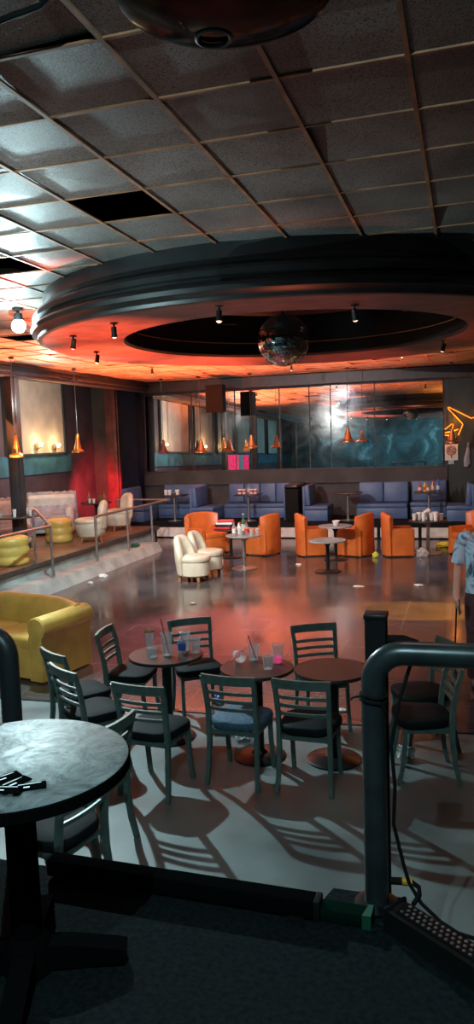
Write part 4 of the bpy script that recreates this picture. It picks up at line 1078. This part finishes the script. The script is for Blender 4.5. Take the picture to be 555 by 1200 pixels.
bottle((-4.83, 14.62, 0), .27, .04, 'clear', 'clear bottle standing on the floor right of the cream club chairs', None, 'card', 'paper')
c = cup((-.42, 6.02, .052), .13, .038, .05, 'paper', 'pale blue cup lying on the floor under the sideways cafe chairs'.replace('pale blue', 'pale'), None); c.rotation_euler = (0, R(84), R(200))

# ------------------------------------------------------------------ person
pr = thing('person', 'man in a printed blue T-shirt standing at the right edge, holding a dark phone', 'person', (.17, 7.95, 0), R(183))
S = 1.95 / 1.8      # tall
def V(x, y, z): return Vector((x * S, y * S, z * S))
# facing local +y. his right arm is local +x. at rz=183deg the +x arm falls on the left of the picture
def ell(c, rx, ry, n=20, ax=None):
    return [Vector((c[0] + rx * math.cos(2 * PI * i / n), c[1] + ry * math.sin(2 * PI * i / n), c[2])) * S for i in range(n)]
# body: one skinned surface
def skinned(name, verts, edges, radii, m, parent, root=0, sub=2):
    me = bpy.data.meshes.new(name); me.from_pydata([tuple(v) for v in verts], edges, []); me.update()
    o = bpy.data.objects.new(name, me); col.objects.link(o); o.parent = parent
    md = o.modifiers.new('skin', 'SKIN'); md.use_smooth_shade = True
    for i, rd in enumerate(radii):
        sv = me.skin_vertices[0].data[i]; sv.radius = rd if isinstance(rd, tuple) else (rd, rd); sv.use_root = (i == root)
    ss = o.modifiers.new('sub', 'SUBSURF'); ss.levels = sub; ss.render_levels = sub
    me.materials.append(M[m] if isinstance(m, str) else m)
    return o
bv, be, br = [], [], []
def add(p, r, par=None):
    bv.append(V(*p)); br.append((r[0] * S, r[1] * S) if isinstance(r, tuple) else r * S)
    if par is not None: be.append((par, len(bv) - 1))
    return len(bv) - 1
pel = add((0, 0, .95), (.15, .10)); sp = add((0, -.01, 1.15), (.14, .10), pel); chs = add((0, -.01, 1.33), (.16, .11), sp); nb = add((0, -.015, 1.47), (.07, .07), chs); nk = add((0, 0, 1.54), .055, nb)
hd = add((0, .02, 1.62), (.072, .085), nk); hd2 = add((0, .02, 1.71), (.075, .09), hd); add((0, .015, 1.775), (.045, .055), hd2)
hands = {}
for sx in (1, -1):
    sh = add((sx * .19, -.01, 1.41), .062, chs); el = add((sx * .245, -.02, 1.13), .042, sh)
    wr = add((sx * .265, .06 if sx > 0 else .02, .89), (.026, .034), el); pm = add((sx * .262, .085 if sx > 0 else .03, .82), (.018, .040), wr)
    hands[sx] = pm
    hp = add((sx * .095, 0, .88), .095, pel); kn = add((sx * .10, .02, .50), .060, hp); cf = add((sx * .10, -.01, .34), .058, kn); an = add((sx * .10, -.02, .09), .040, cf); add((sx * .10, .10, .04), (.042, .03), an)
    base = bv[pm] / S
    for q in range(4):
        oy = -.030 + q * .020; ln = (.062, .075, .072, .058)[q]
        f1 = add((base.x - sx * .004, base.y + oy, base.z - .045), .0095, pm)
        f2 = add((base.x - sx * .016, base.y + oy + .004, base.z - .045 - ln * .5), .0088, f1)
        add((base.x - sx * (.045 if sx > 0 else .03), base.y + oy + .006, base.z - .045 - ln * .8), .008, f2)
    t1 = add((base.x - sx * .012, base.y + .05, base.z - .005), .011, pm); add((base.x - sx * .030, base.y + .062, base.z - .05), .0095, t1)
skinned('body', bv, be, br, 'skin', pr)
# face features
bm = NB(); bmesh.ops.create_cone(bm, cap_ends=True, segments=10, radius1=.018 * S, radius2=.007 * S, depth=.05 * S, matrix=mtx(V(0, .115, 1.665), (R(-20), 0, 0))); obj('nose', bm, 'skin', pr)
for sx in (-1, 1):
    bm = NB(); bmesh.ops.create_uvsphere(bm, u_segments=10, v_segments=8, radius=.013 * S, matrix=mtx(V(sx * .032, .102, 1.69))); obj('eye', bm, 'black', pr)
    bm = NB(); bmesh.ops.create_uvsphere(bm, u_segments=10, v_segments=8, radius=.028 * S, matrix=mtx(V(sx * .082, .01, 1.67)) @ Matrix.Diagonal((.45, .8, 1.2, 1))); obj('ear', bm, 'skin', pr)
bm = NB(); box(bm, V(0, .106, 1.622), (.045 * S, .012, .010), bev=.003); obj('mouth', bm, 'redcol', pr)
bm = NB(); lathe(bm, [(.092 * S, 1.70 * S), (.098 * S, 1.74 * S), (.085 * S, 1.785 * S), (.05 * S, 1.81 * S), (.01, 1.815 * S)], 24, (0, -.005, 0)); obj('hair', bm, 'hair', pr)
# shirt
bm = NB()
loft(bm, [ell((0, 0, .90), .185, .125), ell((0, 0, .97), .182, .125), ell((0, -.005, 1.12), .178, .128), ell((0, -.01, 1.28), .195, .135), ell((0, -.012, 1.38), .200, .125), ell((0, -.014, 1.43), .170, .105), ell((0, -.014, 1.465), .105, .085), ell((0, -.012, 1.49), .075, .075)], cap=False)
sh = obj('shirt', bm, 'shirt', pr, angle=80)
for sx in (1, -1):
    bm = NB(); tube(bm, [V(sx * .13, -.012, 1.42), V(sx * .19, -.012, 1.405), V(sx * .215, -.014, 1.33), V(sx * .235, -.018, 1.22), V(sx * .243, -.018, 1.17)], [.062 * S, .072 * S, .066 * S, .064 * S, .066 * S], 18); obj('sleeve', bm, 'shirt', sh, angle=70)
# trousers and shoes
bm = NB(); loft(bm, [ell((0, 0, .99), .165, .115), ell((0, 0, .90), .180, .122), ell((0, 0, .80), .185, .115)], cap=True)
for sx in (1, -1):
    loft(bm, [ell((sx * .095, 0, .84), .096, .105), ell((sx * .10, .005, .66), .088, .095), ell((sx * .102, .015, .50), .072, .078), ell((sx * .104, 0, .30), .068, .074), ell((sx * .104, -.01, .08), .062, .072)])
obj('trousers', bm, 'trousers', pr, angle=70)
for sx in (1, -1):
    bm = NB(); loft(bm, [ell((sx * .104, .045, z), rx, ry) for z, rx, ry in ((0, .048, .135), (.03, .05, .14), (.06, .046, .12), (.09, .042, .075))]); obj('shoe', bm, 'black', pr)
# phone in hand and thin cane
hp = pr.matrix_world if False else None
bm = NB(); box(bm, V(.240, .115, .775), (.012, .075, .15), (R(-15), 0, 0), bev=.004)
ph = obj('phone', bm, 'black', None); ph.location = pr.location; ph.rotation_euler = pr.rotation_euler
tag(ph, 'dark phone held in the standing man\'s hand', 'phone')
bm = NB(); tube(bm, [V(.262, .03, .80), V(.275, .0, .40), V(.285, -.03, .0)], .009, 8)
cn = obj('walking_stick', bm, 'blacksteel', None); cn.location = pr.location; cn.rotation_euler = pr.rotation_euler
tag(cn, 'thin dark stick hanging from the standing man\'s hand', 'stick')

# ------------------------------------------------------------------ lights
def light(kind, name, loc, e, c, target=None, **k):
    d = bpy.data.lights.new(name, kind); d.energy = e; d.color = c
    for a, b in k.items(): setattr(d, a, b)
    o = bpy.data.objects.new(name, d); col.objects.link(o); o.location = loc
    if target is not None:
        o.rotation_euler = (Vector(target) - Vector(loc)).to_track_quat('-Z', 'Y').to_euler()
    return o
CW = (.64, .95, 1.0)
light('SPOT', 'cool_key', (-5.22, 8.28, 4.10), 1250, CW, (-1.7, 3.4, 0), spot_size=R(88), spot_blend=.5, shadow_soft_size=.04)
light('POINT', 'cool_glow', (-5.25, 8.20, 3.94), 70, CW, shadow_soft_size=0)
light('SPOT', 'ledge_wash_cool', (-4.9, 9.8, 3.7), 900, CW, (-7.2, 13.6, .1), spot_size=R(70), spot_blend=.8, shadow_soft_size=0)  # unseen extra spot, added to brighten the ledge
light('SPOT', 'ceiling_wash_cool', (-6.0, 3.4, 1.6), 1050, CW, (-3.9, 5.2, 4.3), spot_size=R(70), spot_blend=1, shadow_soft_size=0)  # added out of view to lift the near left ceiling
light('SPOT', 'red_ceiling_wash', (-4.5, 5.5, 1.6), 30, (1, .13, .07), (-2.0, 4.6, 4.3), spot_size=R(46), spot_blend=1, shadow_soft_size=0)
OR = (1.0, .24, .07)
OC = (1.0, .22, .075)
light('SPOT', 'orange_up_left', (-8.1, 12.4, 1.9), 3000, OC, (-8.0, 12.8, 4.3), spot_size=R(125), spot_blend=.8, shadow_soft_size=0)
light('SPOT', 'orange_up_back', (-6.6, 16.6, 1.2), 5200, (1, .19, .06), (-6.6, 16.8, 4.3), spot_size=R(112), spot_blend=.8, shadow_soft_size=0)
light('SPOT', 'orange_up_mid', (-3.0, 17.4, 1.4), 1500, OC, (-3.0, 17.4, 4.3), spot_size=R(112), spot_blend=.8, shadow_soft_size=0)
light('SPOT', 'amber_up_right', (.9, 13.6, 1.8), 2200, (1, .36, .05), (.9, 13.8, 4.3), spot_size=R(112), spot_blend=.9, shadow_soft_size=0)
for x, y, e in ((-4.75, 9.6, 4600), (-4.0, 11.5, 3200), (-4.0, 7.6, 2600), (-1.8, 12.1, 420), (-1.6, 7.0, 120), (.5, 10.2, 180)):
    light('SPOT', 'ring_red', (x, y, .9), e, (1, .19, .08), (x, y, 3.8), spot_size=R(50), spot_blend=1, shadow_soft_size=0)  # unseen upward spots added to redden the ring underside
light('SPOT', 'red_pink_floor', (-3.6, 12.2, 3.7), 2600, (1, .16, .22), (-3.3, 9.6, 0), spot_size=R(46), spot_blend=1, shadow_soft_size=0)
light('SPOT', 'amber_floor', (3.9, 11.5, 2.6), 7000, (1, .40, .05), (-.6, 11.25, 0), spot_size=R(14), spot_blend=.25, shadow_soft_size=0)
light('SPOT', 'red_alcove', (-9.5, 18.7, 1.1), 700, (1, .035, .045), (-10.75, 20.4, 1.2), spot_size=R(74), spot_blend=1, shadow_soft_size=0)
light('SPOT', 'front_wash', (-5.45, 8.9, 3.7), 1500, (1, .93, .86), (-3.2, 17.2, .5), spot_size=R(76), spot_blend=.7, shadow_soft_size=0)
light('SPOT', 'booth_wash', (-4.2, 14.2, 4.2), 230, (.86, .86, 1.0), (-4.0, 20.0, .6), spot_size=R(120), spot_blend=.8, shadow_soft_size=0)  # general light added for the booths, no fixture shown
light('SPOT', 'floor_warm_fill', (-2.6, 11.0, 3.7), 420, (1, .84, .74), (-2.6, 12.0, 0), spot_size=R(146), spot_blend=.8, shadow_soft_size=0)  # added overhead fill to lift the dance floor, no fixture
light('SPOT', 'near_warm_fill', (-.5, 4.5, 4.2), 22, (1, .66, .55), (-1.5, 5.0, 0), spot_size=R(150), spot_blend=.8, shadow_soft_size=0)
light('POINT', 'stage_cool_fill', (-.6, .3, 4.1), 190, (.62, .95, 1.0), shadow_soft_size=0)
light('SPOT', 'left_wall_teal_fill', (-5.5, -1.0, 3.2), 260, (.4, .85, 1.0), (-10.8, 1.0, 2.4), spot_size=R(110), spot_blend=1, shadow_soft_size=0)  # unseen teal spot added so the left wall reads in the mirror
light('SPOT', 'sofa_fill', (-2.6, 2.2, 4.0), 420, (1, .95, .85), (-5.0, 7.6, .5), spot_size=R(24), spot_blend=.8, shadow_soft_size=0)  # added only to brighten the mustard sofa, source unseen
light('SPOT', 'person_pink_fill', (2.4, 4.6, 3.0), 200, (1, .35, .40), (.2, 7.9, .9), spot_size=R(26), spot_blend=.6, shadow_soft_size=0)  # dedicated pink spot added to light the man
light('SPOT', 'person_cool_fill', (-3.4, 5.0, 3.9), 330, CW, (.2, 7.9, 1.3), spot_size=R(20), spot_blend=.6, shadow_soft_size=0)  # unseen cool spot added for the man's left-hand side in view
for y, z in ((15.35, 2.65), (17.5, 2.63), (18.4, 2.59), (11.0, 2.63), (8.0, 2.63)):
    light('POINT', 'sconce_glow', (XL + .32, y, z + .05), 15, (1, .66, .28), shadow_soft_size=0)
light('SPOT', 'window_wash', (-8.0, 15.5, 3.2), 320, (1, .88, .76), (-10.8, 16.4, 3.1), spot_size=R(120), spot_blend=1, shadow_soft_size=0)
for x in (-7, -3, 1): light('SPOT', 'stage_teal_wash', (x, -3.0, 4.1), 300, (.35, .85, 1.0), (x, -6, 2.0), spot_size=R(110), spot_blend=1, shadow_soft_size=0)  # added behind the camera to light the stage wall for the mirror
light('POINT', 'lounge_fill', (-8.2, 14.0, 3.6), 60, (1, .92, .85), shadow_soft_size=0)
for x, z in ((-.3, 2.9), (.35, 2.95), (-.4, 2.55)): light('POINT', 'neon_glow', (x, YW - .25, z), 5, (1, .28, .02), shadow_soft_size=0)

w = bpy.data.worlds.new('world'); scene.world = w; w.use_nodes = True
w.node_tree.nodes['Background'].inputs[0].default_value = (.5, .55, .6, 1); w.node_tree.nodes['Background'].inputs[1].default_value = .02

# ------------------------------------------------------------------ camera
F = Vector((-math.sin(R(16.96)) * math.cos(R(5.5)), math.cos(R(16.96)) * math.cos(R(5.5)), -math.sin(R(5.5))))
r0 = Vector((math.cos(R(16.96)), math.sin(R(16.96)), 0)); u0 = r0.cross(F)
ro = R(-1.95)
rx = r0 * math.cos(ro) + u0 * math.sin(ro); ux = -r0 * math.sin(ro) + u0 * math.cos(ro)
cd = bpy.data.cameras.new('camera'); cam = bpy.data.objects.new('camera', cd); col.objects.link(cam)
m3 = Matrix((rx, ux, -F)).transposed().to_4x4(); m3.translation = (0, 0, 2.6); cam.matrix_world = m3
cd.sensor_fit = 'VERTICAL'; cd.sensor_height = 36; cd.lens = 890 / 1200 * 36; cd.clip_start = .05; cd.clip_end = 100
scene.camera = cam
scene.view_settings.view_transform = 'Standard'
scene.view_settings.look = 'None'
scene.view_settings.exposure = 0
